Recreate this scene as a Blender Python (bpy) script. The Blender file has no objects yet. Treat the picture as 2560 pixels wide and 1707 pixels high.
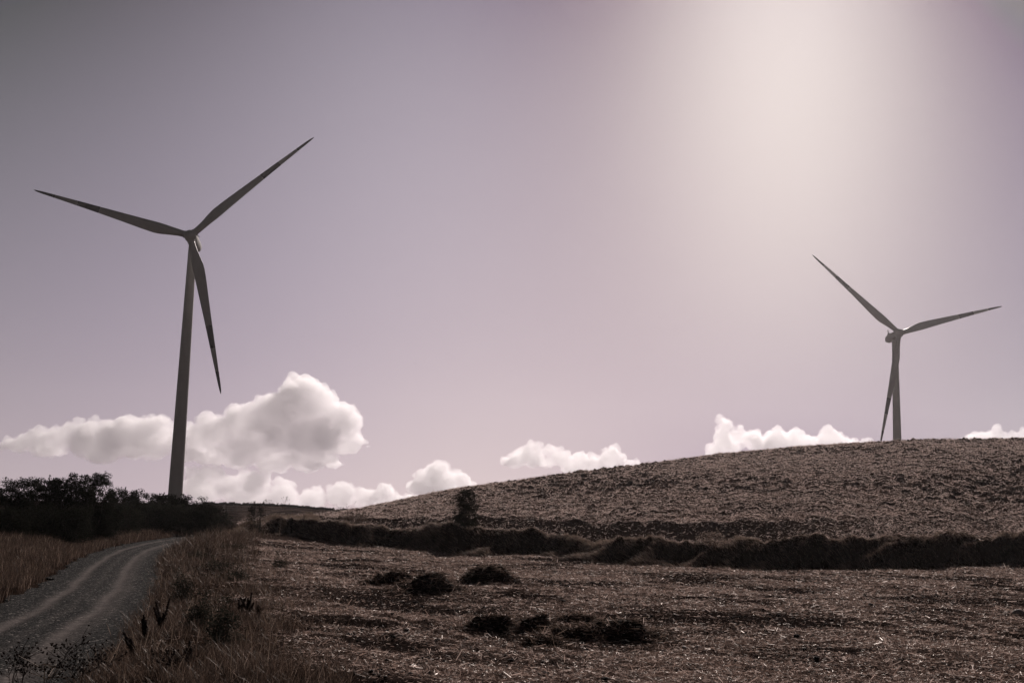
import bpy, bmesh, math, random
import numpy as np
from mathutils import Vector, Matrix

sc = bpy.context.scene
COL = sc.collection
rad = math.radians

# ------------------------------------------------------------------ camera
F = 2844.44                       # focal length in photograph pixels (40 mm on 36 mm)
PITCH, ROLL = rad(8.6), 0.027
CX, CY = 1280.0, 853.5
CAMZ = 2.5
fw = np.array([0, math.cos(PITCH), math.sin(PITCH)])
U0 = np.array([0, -math.sin(PITCH), math.cos(PITCH)])
X0 = np.array([1.0, 0, 0])
cr = X0 * math.cos(ROLL) + U0 * math.sin(ROLL)
cu = U0 * math.cos(ROLL) - X0 * math.sin(ROLL)
cam_d = bpy.data.cameras.new("camera")
cam_d.lens = 40.0
cam_d.sensor_width = 36.0
cam_d.clip_start = 0.1
cam_d.clip_end = 40000.0
cam = bpy.data.objects.new("camera", cam_d)
COL.objects.link(cam)
cam.matrix_world = Matrix(((cr[0], cu[0], -fw[0], 0), (cr[1], cu[1], -fw[1], 0),
                           (cr[2], cu[2], -fw[2], CAMZ), (0, 0, 0, 1)))
sc.camera = cam


def ray(px, py):
    d = fw + cr * (px - CX) / F - cu * (py - CY) / F
    return d / np.linalg.norm(d)


def at_dist(px, py, dist):        # a point at a given horizontal distance
    d = ray(px, py)
    t = dist / math.hypot(d[0], d[1])
    return np.array([0, 0, CAMZ]) + d * t


def on_z(px, py, z=0.0):
    d = ray(px, py)
    t = (z - CAMZ) / d[2]
    return np.array([0, 0, CAMZ]) + d * t


def px_az(px):                    # azimuth of a photograph column near the horizon
    d = ray(px, 1265 + 0.027 * (px - 680))
    return math.atan2(d[0], d[1])


# ------------------------------------------------------------------ world and sun
SUN_AZ, SUN_EL = rad(14.2), rad(29.0)
sdir = np.array([math.sin(SUN_AZ) * math.cos(SUN_EL), math.cos(SUN_AZ) * math.cos(SUN_EL), math.sin(SUN_EL)])
world = bpy.data.worlds.new("World")
sc.world = world
world.use_nodes = True
wt = world.node_tree
wt.nodes.clear()


def N(t, kind, **kw):
    n = t.nodes.new(kind)
    for k, v in kw.items():
        setattr(n, k, v)
    return n


def math_n(t, op, a, b=None, c=None):
    n = t.nodes.new("ShaderNodeMath")
    n.operation = op
    for i, v in enumerate((a, b, c)):
        if v is None:
            continue
        if isinstance(v, (int, float)):
            n.inputs[i].default_value = v
        else:
            t.links.new(v, n.inputs[i])
    return n.outputs[0]


# sky radiance: a desaturated Nishita sky plus the bright aureole round the sun and the pale horizon
SKY_NISHITA = 0.008
SKY_COEF = {  # basis: one, elevation, narrow aureole, wide aureole, column above the sun's azimuth, horizon band
    'one': (0.10, 0.095, 0.11), 'el': (0.0, 0.0, 0.0), 'g1': (0.30, 0.27, 0.25),
    'g2': (0.25, 0.20, 0.22), 'col': (0.1, 0.09, 0.09), 'hor': (0.25, 0.21, 0.23)}
SKY_COEF = {'one': (0.2043, 0.2708, 0.4998), 'el': (0.6104, 0.5214, 0.2015), 'g1': (0.1113, 0.1511, 0.0932), 'g2': (0.6633, 0.7099, 0.7125), 'col': (-0.09, -0.1069, -0.0868), 'hor': (0.5035, 0.4559, 0.3458), 'a1': (0.5028, 0.4058, 0.1163), 'a2': (0.0893, 0.2718, 0.777), 's1': (-0.3499, -0.1992, -0.1712), 's2': (-0.1128, -0.397, -0.3228), 'a3': (-0.6018, -0.7105, -0.7204), 'z2': (-2.0837, -2.1159, -2.0306), 'a1z2': (-0.8634, -0.599, -0.1053), 'colz': (3.2011, 3.2461, 2.4965), 'colz2': (-0.8272, -0.8024, 0.4935), 'ss': (-0.6755, -0.5784, -0.7389), 'b2': (-0.6033, -0.4995, -0.2343), 'b2z': (-0.8246, -1.2593, -1.9485), 'b2z2': (-1.9511, -2.0906, -1.9067)}  # fitted
wgeo = N(wt, "ShaderNodeTexCoord")
wsep = N(wt, "ShaderNodeSeparateXYZ")
wt.links.new(wgeo.outputs["Generated"], wsep.inputs[0])
gx, gy, gz = wsep.outputs
dots = math_n(wt, 'ADD', math_n(wt, 'ADD', math_n(wt, 'MULTIPLY', gx, float(sdir[0])), math_n(wt, 'MULTIPLY', gy, float(sdir[1]))),
              math_n(wt, 'MULTIPLY', gz, float(sdir[2])))
hl = math_n(wt, 'SQRT', math_n(wt, 'ADD', math_n(wt, 'ADD', math_n(wt, 'MULTIPLY', gx, gx), math_n(wt, 'MULTIPLY', gy, gy)), 1e-4))
hd = math_n(wt, 'DIVIDE', math_n(wt, 'ADD', math_n(wt, 'MULTIPLY', gx, math.sin(SUN_AZ)), math_n(wt, 'MULTIPLY', gy, math.cos(SUN_AZ))), hl)
elc = math_n(wt, 'MAXIMUM', gz, 0.0)


def expn(x, k):                   # exp((x-1)/k)
    return math_n(wt, 'EXPONENT', math_n(wt, 'DIVIDE', math_n(wt, 'SUBTRACT', x, 1.0), k))


basis_a1 = expn(hd, 0.05)
side_n = math_n(wt, 'DIVIDE', math_n(wt, 'SUBTRACT', math_n(wt, 'MULTIPLY', gx, math.cos(SUN_AZ)), math_n(wt, 'MULTIPLY', gy, math.sin(SUN_AZ))), hl)
basis = {'s1': side_n, 's2': math_n(wt, 'MULTIPLY', side_n, elc), 'a3': expn(hd, 0.3), 'a1': basis_a1, 'a2': math_n(wt, 'MULTIPLY', basis_a1, elc), 'g1': expn(dots, 0.022), 'g2': expn(dots, 0.14), 'col': expn(hd, 0.012),
         'hor': math_n(wt, 'EXPONENT', math_n(wt, 'DIVIDE', elc, -0.16)), 'el': math_n(wt, 'MINIMUM', elc, 0.5)}
backfade = math_n(wt, 'MULTIPLY_ADD', math_n(wt, 'SMOOTH_MIN', 1.0, math_n(wt, 'MULTIPLY_ADD', hd, 0.9, 0.35), 0.3), 0.72, 0.10)
backfade = math_n(wt, 'MINIMUM', math_n(wt, 'MAXIMUM', math_n(wt, 'MULTIPLY_ADD', hd, 1.7, -0.25), 0.06), 1.0)
z2 = math_n(wt, 'MULTIPLY', elc, elc)
basis['z2'] = math_n(wt, 'MINIMUM', z2, 0.25)
basis['a1z2'] = math_n(wt, 'MULTIPLY', basis_a1, z2)
basis['colz'] = math_n(wt, 'MULTIPLY', basis['col'], elc)
basis['colz2'] = math_n(wt, 'MULTIPLY', basis['col'], z2)
_b2 = expn(hd, 0.025)
basis['b2'] = _b2
basis['b2z'] = math_n(wt, 'MULTIPLY', _b2, elc)
basis['b2z2'] = math_n(wt, 'MULTIPLY', _b2, z2)
basis['ss'] = math_n(wt, 'MULTIPLY', side_n, side_n)
acc = None
for key, c in SKY_COEF.items():
    v = N(wt, "ShaderNodeVectorMath", operation='SCALE')
    v.inputs[0].default_value = c
    if key == 'one':
        v.inputs['Scale'].default_value = 1.0
    else:
        wt.links.new(basis[key], v.inputs['Scale'])
    if acc is None:
        acc = v.outputs[0]
    else:
        ad = N(wt, "ShaderNodeVectorMath", operation='ADD')
        wt.links.new(acc, ad.inputs[0])
        wt.links.new(v.outputs[0], ad.inputs[1])
        acc = ad.outputs[0]
mx = N(wt, "ShaderNodeVectorMath", operation='MAXIMUM')
wt.links.new(acc, mx.inputs[0])
mx.inputs[1].default_value = (0.05, 0.038, 0.055)
sb = N(wt, "ShaderNodeVectorMath", operation='SCALE')
mn = N(wt, 'ShaderNodeVectorMath', operation='MINIMUM')
wt.links.new(mx.outputs[0], mn.inputs[0])
mn.inputs[1].default_value = (0.9, 0.9, 0.9)
wt.links.new(mn.outputs[0], sb.inputs[0])
topfade = math_n(wt, 'MINIMUM', math_n(wt, 'MAXIMUM', math_n(wt, 'MULTIPLY_ADD', elc, -3.0, 2.5), 0.15), 1.0)
wt.links.new(math_n(wt, 'MULTIPLY', backfade, topfade), sb.inputs['Scale'])
sky = N(wt, "ShaderNodeTexSky")
sky.sky_type = 'NISHITA'
sky.sun_disc = False
sky.sun_elevation = SUN_EL
sky.sun_rotation = SUN_AZ
hsv = N(wt, "ShaderNodeHueSaturation")
hsv.inputs['Saturation'].default_value = 0.25
wt.links.new(sky.outputs[0], hsv.inputs['Color'])
bg1 = N(wt, "ShaderNodeBackground")
wt.links.new(hsv.outputs[0], bg1.inputs[0])
bg1.inputs[1].default_value = SKY_NISHITA
bg2 = N(wt, "ShaderNodeBackground")
wt.links.new(sb.outputs[0], bg2.inputs[0])
bg2.inputs[1].default_value = 1.0
wadd = N(wt, "ShaderNodeAddShader")
wt.links.new(bg1.outputs[0], wadd.inputs[0])
wt.links.new(bg2.outputs[0], wadd.inputs[1])
wout = N(wt, "ShaderNodeOutputWorld")
wt.links.new(wadd.outputs[0], wout.inputs[0])

sun_d = bpy.data.lights.new("sun", 'SUN')
sun_d.energy = 4.0
sun_d.angle = rad(0.5)
sun_d.color = (1.0, 0.90, 0.85)
sun = bpy.data.objects.new("sun", sun_d)
COL.objects.link(sun)
sun.rotation_euler = (-Vector(sdir)).to_track_quat('-Z', 'Y').to_euler()
sun.location = (60, 100, 300)

sc.view_settings.view_transform = 'Standard'
sc.view_settings.look = 'None'
sc.view_settings.exposure = 0.0
sc.view_settings.gamma = 1.0
sc.render.engine = 'CYCLES'
cy = sc.cycles
cy.max_bounces = 24
cy.diffuse_bounces = 3
cy.glossy_bounces = 2
cy.transmission_bounces = 3
cy.volume_bounces = 24
cy.transparent_max_bounces = 8
cy.caustics_reflective = False
cy.caustics_refractive = False
cy.use_denoising = True
cy.sample_clamp_indirect = 4.0


# ------------------------------------------------------------------ helpers
def tag(o, label=None, cat=None, group=None, kind=None):
    if label: o['label'] = label
    if cat: o['category'] = cat
    if group: o['group'] = group
    if kind: o['kind'] = kind
    return o


def mesh_np(name, co, quads=None, tris=None, smooth=False):
    me = bpy.data.meshes.new(name)
    co = np.asarray(co, dtype=np.float32)
    me.vertices.add(len(co))
    me.vertices.foreach_set('co', co.ravel())
    faces, starts, n = [], [], 0
    if quads is not None and len(quads):
        q = np.asarray(quads, dtype=np.int32)
        faces.append(q.ravel())
        starts.append(np.arange(len(q)) * 4)
        n += q.size
    if tris is not None and len(tris):
        t = np.asarray(tris, dtype=np.int32)
        faces.append(t.ravel())
        starts.append(n + np.arange(len(t)) * 3)
    idx = np.concatenate(faces)
    st = np.concatenate(starts).astype(np.int32)
    me.loops.add(len(idx))
    me.loops.foreach_set('vertex_index', idx.astype(np.int32))
    me.polygons.add(len(st))
    me.polygons.foreach_set('loop_start', st)
    me.update(calc_edges=True)
    if smooth:
        me.polygons.foreach_set('use_smooth', np.ones(len(st), dtype=bool))
    return me


def link(name, me, mat=None, parent=None, loc=None):
    o = bpy.data.objects.new(name, me)
    COL.objects.link(o)
    if mat is not None and me is not None:
        me.materials.append(mat)
    if parent is not None:
        o.parent = parent
    if loc is not None:
        o.location = loc
    return o


def empty(name, loc):
    o = bpy.data.objects.new(name, None)
    COL.objects.link(o)
    o.location = Vector([float(v) for v in loc])
    o.empty_display_size = 0.2
    return o


_perm = np.random.default_rng(7).permutation(4096).astype(np.int64)


def _h(ix, iy, seed):
    return _perm[(_perm[(ix + seed * 131) & 4095] + iy) & 4095]


def perlin(x, y, seed=0):
    ix = np.floor(x).astype(np.int64)
    iy = np.floor(y).astype(np.int64)
    fx, fy = x - ix, y - iy
    u = fx * fx * fx * (fx * (fx * 6 - 15) + 10)
    v = fy * fy * fy * (fy * (fy * 6 - 15) + 10)

    def g(dx, dy):
        a = _h(ix + dx, iy + dy, seed) * (2 * math.pi / 4096)
        return np.cos(a) * (fx - dx) + np.sin(a) * (fy - dy)
    n0 = g(0, 0) * (1 - u) + g(1, 0) * u
    n1 = g(0, 1) * (1 - u) + g(1, 1) * u
    return (n0 * (1 - v) + n1 * v) * 1.5


def fbm(x, y, seed=0, o=4):
    s, a = 0, 1.0
    for i in range(o):
        s = s + perlin(x * 2 ** i, y * 2 ** i, seed + i) * a
        a *= 0.5
    return s


def sstep(a, b, x):
    t = np.clip((x - a) / (b - a), 0, 1)
    return t * t * (3 - 2 * t)


# ------------------------------------------------------------------ terrain as a height function
def tab(pts):
    a = np.array([px_az(p[0]) for p in pts])
    return a, np.array([p[1] for p in pts], float)


# bank foot (columns and rows where its shade ends on the flat field)
foot_px = [(560, 1352), (600, 1350), (645, 1340), (733, 1338), (763, 1344), (821, 1358), (878, 1367), (974, 1368), (1060, 1377),
           (1146, 1391), (1220, 1390), (1332, 1391), (1427, 1400), (1546, 1414), (1695, 1421), (1826, 1421), (2077, 1424), (2329, 1424), (2559, 1419)]
A_foot = np.array([px_az(p[0]) for p in foot_px] + [0.62, 0.9])
R_foot = np.array([np.hypot(*on_z(*p)[:2]) + 0.9 for p in foot_px] + [85, 120])
top_px = [(560, 1345), (600, 1334), (649, 1315), (698, 1303), (763, 1304), (851, 1304), (936, 1311), (1012, 1318), (1127, 1322), (1204, 1316),
          (1338, 1334), (1487, 1352), (1636, 1350), (1755, 1354), (1993, 1346), (2245, 1338), (2538, 1333)]
A_top = np.array([px_az(p[0]) for p in top_px] + [0.62, 0.9])
BW = 2.5                         # horizontal width of the bank's face
def bwid(a):
    return np.interp(a, [px_az(600), px_az(780), px_az(1100)], [1.1, 1.5, 2.5])


_zt = []
for (px, py) in top_px:
    a = px_az(px)
    rr = np.interp(a, A_foot, R_foot) + bwid(a)
    _zt.append(max(0.15, at_dist(px, py, rr)[2] + (0.2 if px < 800 else 0.0)))
Z_top = np.array(_zt + [2.0, 1.5])
crest_px = [(560, 1310), (640, 1300), (720, 1295), (790, 1289), (840, 1281), (903, 1273), (1034, 1244), (1143, 1222), (1360, 1194), (1578, 1166),
            (1796, 1136), (2013, 1116), (2150, 1108), (2286, 1101), (2560, 1097)]
A_cr = np.array([px_az(p[0]) for p in crest_px] + [0.62, 0.9, 1.3])
T_cr = np.array([ray(*p)[2] / math.hypot(*ray(*p)[:2]) for p in crest_px] + [0.07, 0.03, 0.0])
R_cr = np.interp(A_cr, [px_az(600), px_az(900), px_az(1200), px_az(1700), px_az(2560), 1.3], [128, 132, 145, 180, 215, 220])

trk_l = [(-330, 1790), (-150, 1668), (0, 1582), (117, 1512), (199, 1459), (256, 1398), (312, 1371), (390, 1354), (455, 1345.5)]
trk_r = [(-150, 1800), (-20, 1700), (160, 1590), (220, 1548), (284, 1480), (312, 1430), (341, 1390), (395, 1365), (450, 1352.5)]


def world_line(p):
    return np.array([on_z(*q)[:2] for q in p])


def resample(P, n):
    d = np.r_[0, np.cumsum(np.hypot(*np.diff(P, axis=0).T))]
    t = np.linspace(0, d[-1], n)
    Q = np.stack([np.interp(t, d, P[:, 0]), np.interp(t, d, P[:, 1])], 1)
    for _ in range(6):
        Q[1:-1] = (Q[:-2] + 2 * Q[1:-1] + Q[2:]) / 4
    return Q


TL, TR = resample(world_line(trk_l), 60), resample(world_line(trk_r), 60)
ROADC = (TL + TR) / 2
# carry on past the bend, behind the verge
e = ROADC[-1] - ROADC[-3]
e /= np.hypot(*e)
ext = [ROADC[-1] + e * k + np.array([0.04 * k * k / 10, 0]) for k in range(3, 60, 4)]
ROADC = resample(np.vstack([ROADC[0] + (ROADC[0] - ROADC[2]) * 2, ROADC, ext]), 160)
ROADC = resample(ROADC, 160)


def dist_line(x, y, P):
    """signed distance (positive on the right of travel) and arclength index"""
    best = np.full(x.shape, 1e9)
    side = np.zeros(x.shape)
    for i in range(len(P) - 1):
        a, b = P[i], P[i + 1]
        d = b - a
        L2 = d @ d
        t = np.clip(((x - a[0]) * d[0] + (y - a[1]) * d[1]) / L2, 0, 1)
        qx, qy = x - (a[0] + t * d[0]), y - (a[1] + t * d[1])
        dd = np.hypot(qx, qy)
        m = dd < best
        best = np.where(m, dd, best)
        side = np.where(m, np.sign(d[0] * qy - d[1] * qx), side)
    return best * -side


RW = 1.5
PC = ROADC[::4]


def fields(x, y):
    """masks and macro quantities"""
    r = np.hypot(x, y)
    a = np.arctan2(x, y)
    rf = np.interp(a, A_foot, R_foot) + 0.8 * perlin(a * 38, a * 0 + 3.3, 5) + 0.45 * perlin(a * 130, a * 0 + 1.3, 6)
    w = sstep(px_az(560), px_az(620), a)
    return r, a, rf, w


def macro(x, y, detail=True):
    r, a, rf, w = fields(x, y)
    zt = np.interp(a, A_top, Z_top) * w * (0.97 + 0.16 * perlin(a * 47, a * 0 + 7.7, 9) + 0.09 * perlin(a * 150, a * 0 + 2.7, 10))
    BWa = bwid(a)
    rt = rf + BWa
    rc = np.interp(a, A_cr, R_cr)
    tc = np.interp(a, A_cr, T_cr)
    zc = CAMZ + tc * rc
    s = np.clip((r - rt) / (rc - rt), 0, 1)
    f = 1.15 * s ** 1.25 - 0.15 * s ** 4
    zh = zt + (zc - zt) * f
    k = 0.0006 + 0.0002 * np.sin(a * 5)
    dr = np.maximum(r - rc, 0)
    zb = zc + np.minimum(tc, 0.03) * dr - k * dr * dr
    farz = -1.2 * sstep(120, 190, r) + 4.6 * sstep(200, 372, r)
    farz = farz + (np.interp(a, [px_az(0), px_az(220), px_az(400), px_az(520), px_az(700), px_az(860)], [-0.7, -0.7, -0.7, -0.55, -0.5, -1.6])) * sstep(230, 372, r)
    farz = farz - 6 * sstep(700, 1500, r)
    hill = np.where(r < rf, 0, np.where(r < rt, zt * sstep(0, 1, (r - rf) / BWa), np.where(r < rc, zh, np.maximum(zb, farz))))
    z = np.where(w > 0, w * hill + (1 - w) * farz, farz)
    z = np.where(r > rc, np.maximum(z, farz), z)
    # left verge swells up beside the road, the right one a little
    d = dist_line(x, y, PC)
    near = sstep(115, 85, r)
    lv = sstep(-RW - 0.2, -RW - 4.5, d) * 0.40 + sstep(-RW - 4, -RW - 14, d) * 0.15
    rv = (sstep(RW - 0.1, RW + 1.4, d) * sstep(RW + 8, RW + 2.5, d)) * 0.22
    z = z + near * np.where(d < 0, lv, rv)
    return z, d, r, a, rf, rt, w


def height(x, y):
    z, d, r, a, rf, rt, w = macro(x, y)
    road = sstep(RW + 0.5, RW - 0.1, np.abs(d)) * sstep(150, 130, r)
    hillm = w * sstep(rt - 0.3, rt + 2.0, r)
    bankm = w * sstep(rf - 0.6, rf + 0.3, r) * sstep(rt + 0.9, rt - 0.2, r)
    field = (1 - road) * (1 - hillm) * (1 - bankm)
    nearf = sstep(140, 90, r)
    u = x * 0.97 + y * 0.24
    v = y * 0.97 - x * 0.24
    z = z + (1 - road) * 0.10 * fbm(x * 0.09, y * 0.09, 11, 3) * nearf
    z = z + field * nearf * (0.05 * np.maximum(fbm(u * 0.8, v * 0.6, 21, 2), -0.2) + 0.07 * sstep(0.25, 0.7, perlin(u * 1.4, v * 0.8, 22) + 0.4 * perlin(u * 3.1, v * 2.0, 23)) * (0.3 + sstep(-0.2, 0.5, perlin(x * 0.12, y * 0.15, 29))) + 0.028 * fbm(x * 2.6, y * 2.6, 24, 2) * sstep(75, 30, r) +
                             0.05 * np.maximum(perlin(x * 4.1, y * 4.1, 28) - 0.45, 0) * 2 * sstep(60, 40, r))
    # straw humps on the hill
    lump = sstep(0.40, 0.72, perlin(u * 0.62, v * 0.8, 31) + 0.5 * perlin(u * 1.9, v * 2.2, 32))
    lump2 = sstep(0.30, 0.60, perlin(u * 1.2, v * 1.5, 35) + 0.3 * perlin(u * 3, v * 3, 36))
    big = 0.45 + 0.9 * sstep(-0.3, 0.6, perlin(x * 0.025, y * 0.025, 33))
    hr = sstep(330, 250, r)
    z = z + hillm * hr * big * (0.36 * lump + 0.20 * lump2 + 0.05 * fbm(x * 2.1, y * 2.1, 37, 2)) * sstep(rt + 3, rt + 20, r)
    z = z + hillm * hr * 0.06 * fbm(x * 1.8, y * 1.8, 38, 2)
    # bank face: slumped ribs running down to the left
    rr = a * 66 - (r - rf) * 0.8
    z = z + bankm * np.interp((r - rf) / (rt - rf), [0, 0.25, 0.75, 1.0], [0.4, 1, 0.9, 0.4]) * (0.85 * perlin(rr * 0.42 + 0.8 * perlin(rr * 0.11, rr * 0, 44), (r - rf) * 0.22, 41) + 0.34 * perlin(rr * 1.1, (r - rf) * 0.5, 42)) + bankm * (0.10 * perlin(x * 0.7, y * 0.7, 45) + 0.08 * fbm(x * 2.2, y * 2.2, 43, 2))
    # ruts
    ru = np.exp(-((np.abs(d) - 0.63) / 0.2) ** 2)
    z = z - road * 0.03 * ru - road * 0.05
    return z, dict(d=d, r=r, a=a, rf=rf, rt=rt, w=w, road=road, hill=hillm, bank=bankm, field=field)


def height_road(x, y):
    z = height(x, y)[0]
    return z


# ------------------------------------------------------------------ materials
def new_mat(name):
    m = bpy.data.materials.new(name)
    m.use_nodes = True
    t = m.node_tree
    t.nodes.clear()
    out = t.nodes.new("ShaderNodeOutputMaterial")
    return m, t, out


def noise_n(t, scale, detail=3, rough=0.6, vec=None):
    n = t.nodes.new("ShaderNodeTexNoise")
    n.inputs['Scale'].default_value = scale
    n.inputs['Detail'].default_value = detail
    n.inputs['Roughness'].default_value = rough
    if vec is None:
        g = t.nodes.new("ShaderNodeNewGeometry")
        vec = g.outputs['Position']
    t.links.new(vec, n.inputs['Vector'])
    return n.outputs[0]


def ramp_n(t, fac, stops):
    n = t.nodes.new("ShaderNodeValToRGB")
    el = n.color_ramp.elements
    while len(el) > 1:
        el.remove(el[-1])
    for i, (p, c) in enumerate(stops):
        e = el[0] if i == 0 else el.new(p)
        e.position = p
        e.color = (*c, 1) if len(c) == 3 else c
    t.links.new(fac, n.inputs[0])
    return n.outputs[0]


def mix_col(t, fac, a, b, mode='MIX'):
    n = t.nodes.new("ShaderNodeMix")
    n.data_type = 'RGBA'
    n.blend_type = mode
    for s, v in ((n.inputs[0], fac), (n.inputs[6], a), (n.inputs[7], b)):
        if isinstance(v, (int, float)):
            s.default_value = v
        elif isinstance(v, tuple):
            s.default_value = (*v, 1)
        else:
            t.links.new(v, s)
    return n.outputs[2]


def attr_n(t, name):
    n = t.nodes.new("ShaderNodeAttribute")
    n.attribute_name = name
    return n.outputs['Fac']


def mat_ground():
    m, t, out = new_mat("stubble_soil")
    p = t.nodes.new("ShaderNodeBsdfPrincipled")
    p.inputs['Roughness'].default_value = 0.85
    p.inputs['Specular IOR Level'].default_value = 0.0
    p.inputs['Diffuse Roughness'].default_value = 0.6
    fine = noise_n(t, 16.0, 4, 0.75)
    soil = ramp_n(t, fine, [(0.3, (0.008, 0.0062, 0.0058)), (0.7, (0.040, 0.029, 0.026))])
    straw = ramp_n(t, noise_n(t, 22.0, 3, 0.8), [(0.41, (0.032, 0.022, 0.018)), (0.52, (0.17, 0.116, 0.096)), (0.65, (0.60, 0.44, 0.375))])
    cov = attr_n(t, 'straw')
    patch = noise_n(t, 1.3, 4, 0.7)
    f = math_n(t, 'MULTIPLY', cov, ramp_n(t, patch, [(0.33, (0.15,) * 3), (0.6, (1,) * 3)]))
    c = mix_col(t, f, soil, straw)
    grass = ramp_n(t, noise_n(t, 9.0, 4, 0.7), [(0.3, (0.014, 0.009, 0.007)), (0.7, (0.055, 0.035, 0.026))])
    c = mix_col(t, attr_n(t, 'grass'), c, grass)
    t.links.new(c, p.inputs['Base Color'])
    b = t.nodes.new("ShaderNodeBump")
    b.inputs['Strength'].default_value = 0.9
    b.inputs['Distance'].default_value = 0.05
    t.links.new(math_n(t, 'ADD', noise_n(t, 9.0, 5, 0.75), math_n(t, 'MULTIPLY', noise_n(t, 45.0, 2, 0.6), 0.3)), b.inputs['Height'])
    t.links.new(b.outputs[0], p.inputs['Normal'])
    t.links.new(p.outputs[0], out.inputs[0])
    return m


def mat_road():
    m, t, out = new_mat("gravel")
    p = t.nodes.new("ShaderNodeBsdfPrincipled")
    p.inputs['Roughness'].default_value = 0.9
    p.inputs['Specular IOR Level'].default_value = 0.02
    g = t.nodes.new("ShaderNodeNewGeometry")
    vo = t.nodes.new("ShaderNodeTexVoronoi")
    vo.inputs['Scale'].default_value = 22.0
    t.links.new(g.outputs['Position'], vo.inputs['Vector'])
    sepc = t.nodes.new("ShaderNodeSeparateColor")
    t.links.new(vo.outputs['Color'], sepc.inputs[0])
    grav = ramp_n(t, sepc.outputs[0], [(0.0, (0.007, 0.007, 0.007)), (0.6, (0.027, 0.0265, 0.026)), (0.93, (0.06, 0.056, 0.053)), (1.0, (0.32, 0.29, 0.27))])
    dust = ramp_n(t, noise_n(t, 5.0, 5, 0.7), [(0.3, (0.09, 0.076, 0.071)), (0.7, (0.15, 0.126, 0.117))])
    trk = attr_n(t, 'track')
    f = math_n(t, 'MULTIPLY', trk, ramp_n(t, noise_n(t, 2.2, 5, 0.75), [(0.3, (0.35,) * 3), (0.62, (1,) * 3)]))
    c = mix_col(t, f, grav, dust)
    t.links.new(c, p.inputs['Base Color'])
    b = t.nodes.new("ShaderNodeBump")
    b.inputs['Strength'].default_value = 0.9
    b.inputs['Distance'].default_value = 0.04
    inv = math_n(t, 'MULTIPLY', math_n(t, 'SUBTRACT', 1.0, vo.outputs['Distance']), math_n(t, 'SUBTRACT', 1.05, f))
    t.links.new(inv, b.inputs['Height'])
    t.links.new(b.outputs[0], p.inputs['Normal'])
    t.links.new(p.outputs[0], out.inputs[0])
    return m


def mat_blade(name, stops, trans=0.45, gloss=0.12, scale=3.0, transcol=1.0):
    """thin dry blades: diffuse and translucent, with colour differing from blade to blade"""
    m, t, out = new_mat(name)
    g = t.nodes.new("ShaderNodeNewGeometry")
    f = math_n(t, 'ADD', math_n(t, 'MULTIPLY', g.outputs['Random Per Island'], 0.75), math_n(t, 'MULTIPLY', noise_n(t, scale, 3, 0.6), 0.45))
    c = ramp_n(t, math_n(t, 'MULTIPLY', f, 0.9), stops)
    d = t.nodes.new("ShaderNodeBsdfDiffuse")
    tr = t.nodes.new("ShaderNodeBsdfTranslucent")
    t.links.new(c, d.inputs[0])
    t.links.new(c, tr.inputs[0])
    mx_ = t.nodes.new("ShaderNodeMixShader")
    mx_.inputs[0].default_value = trans
    t.links.new(d.outputs[0], mx_.inputs[1])
    t.links.new(tr.outputs[0], mx_.inputs[2])
    gl = t.nodes.new("ShaderNodeBsdfGlossy")
    gl.inputs['Roughness'].default_value = 0.42
    gl.inputs['Color'].default_value = (0.8, 0.74, 0.7, 1)
    m2 = t.nodes.new("ShaderNodeMixShader")
    m2.inputs[0].default_value = gloss
    t.links.new(mx_.outputs[0], m2.inputs[1])
    t.links.new(gl.outputs[0], m2.inputs[2])
    t.links.new(m2.outputs[0], out.inputs[0])
    return m


def mat_simple(name, col, rough=0.6, spec=0.4, nscale=None, var=0.15):
    m, t, out = new_mat(name)
    p = t.nodes.new("ShaderNodeBsdfPrincipled")
    p.inputs['Roughness'].default_value = rough
    p.inputs['Specular IOR Level'].default_value = spec
    if nscale:
        lo = tuple(v * (1 - var) for v in col)
        hi = tuple(min(1, v * (1 + var)) for v in col)
        c = ramp_n(t, noise_n(t, nscale, 5, 0.65), [(0.3, lo), (0.7, hi)])
        t.links.new(c, p.inputs['Base Color'])
    else:
        p.inputs['Base Color'].default_value = (*col, 1)
    t.links.new(p.outputs[0], out.inputs[0])
    return m


def mat_blade_paint():
    """white turbine blade with two red bands and a little grime"""
    m, t, out = new_mat("banded_blade_paint")
    p = t.nodes.new("ShaderNodeBsdfPrincipled")
    p.inputs['Roughness'].default_value = 0.45
    r_ = attr_n(t, 'span')
    st = t.nodes.new("ShaderNodeValToRGB")
    st.color_ramp.interpolation = 'CONSTANT'
    el = st.color_ramp.elements
    w_, k_ = (0.36, 0.345, 0.325, 1), (0.016, 0.006, 0.005, 1)
    el[0].position, el[0].color = 0.0, w_
    el[1].position, el[1].color = 0.575, k_
    for pos, c in ((0.715, w_), (0.86, k_)):
        e_ = el.new(pos)
        e_.color = c
    t.links.new(r_, st.inputs[0])
    gr = ramp_n(t, noise_n(t, 0.5, 5, 0.6), [(0.3, (0.85, 0.85, 0.85)), (0.7, (1, 1, 1))])
    c = mix_col(t, 1.0, st.outputs[0], gr, 'MULTIPLY')
    t.links.new(c, p.inputs['Base Color'])
    t.links.new(p.outputs[0], out.inputs[0])
    return m


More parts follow.
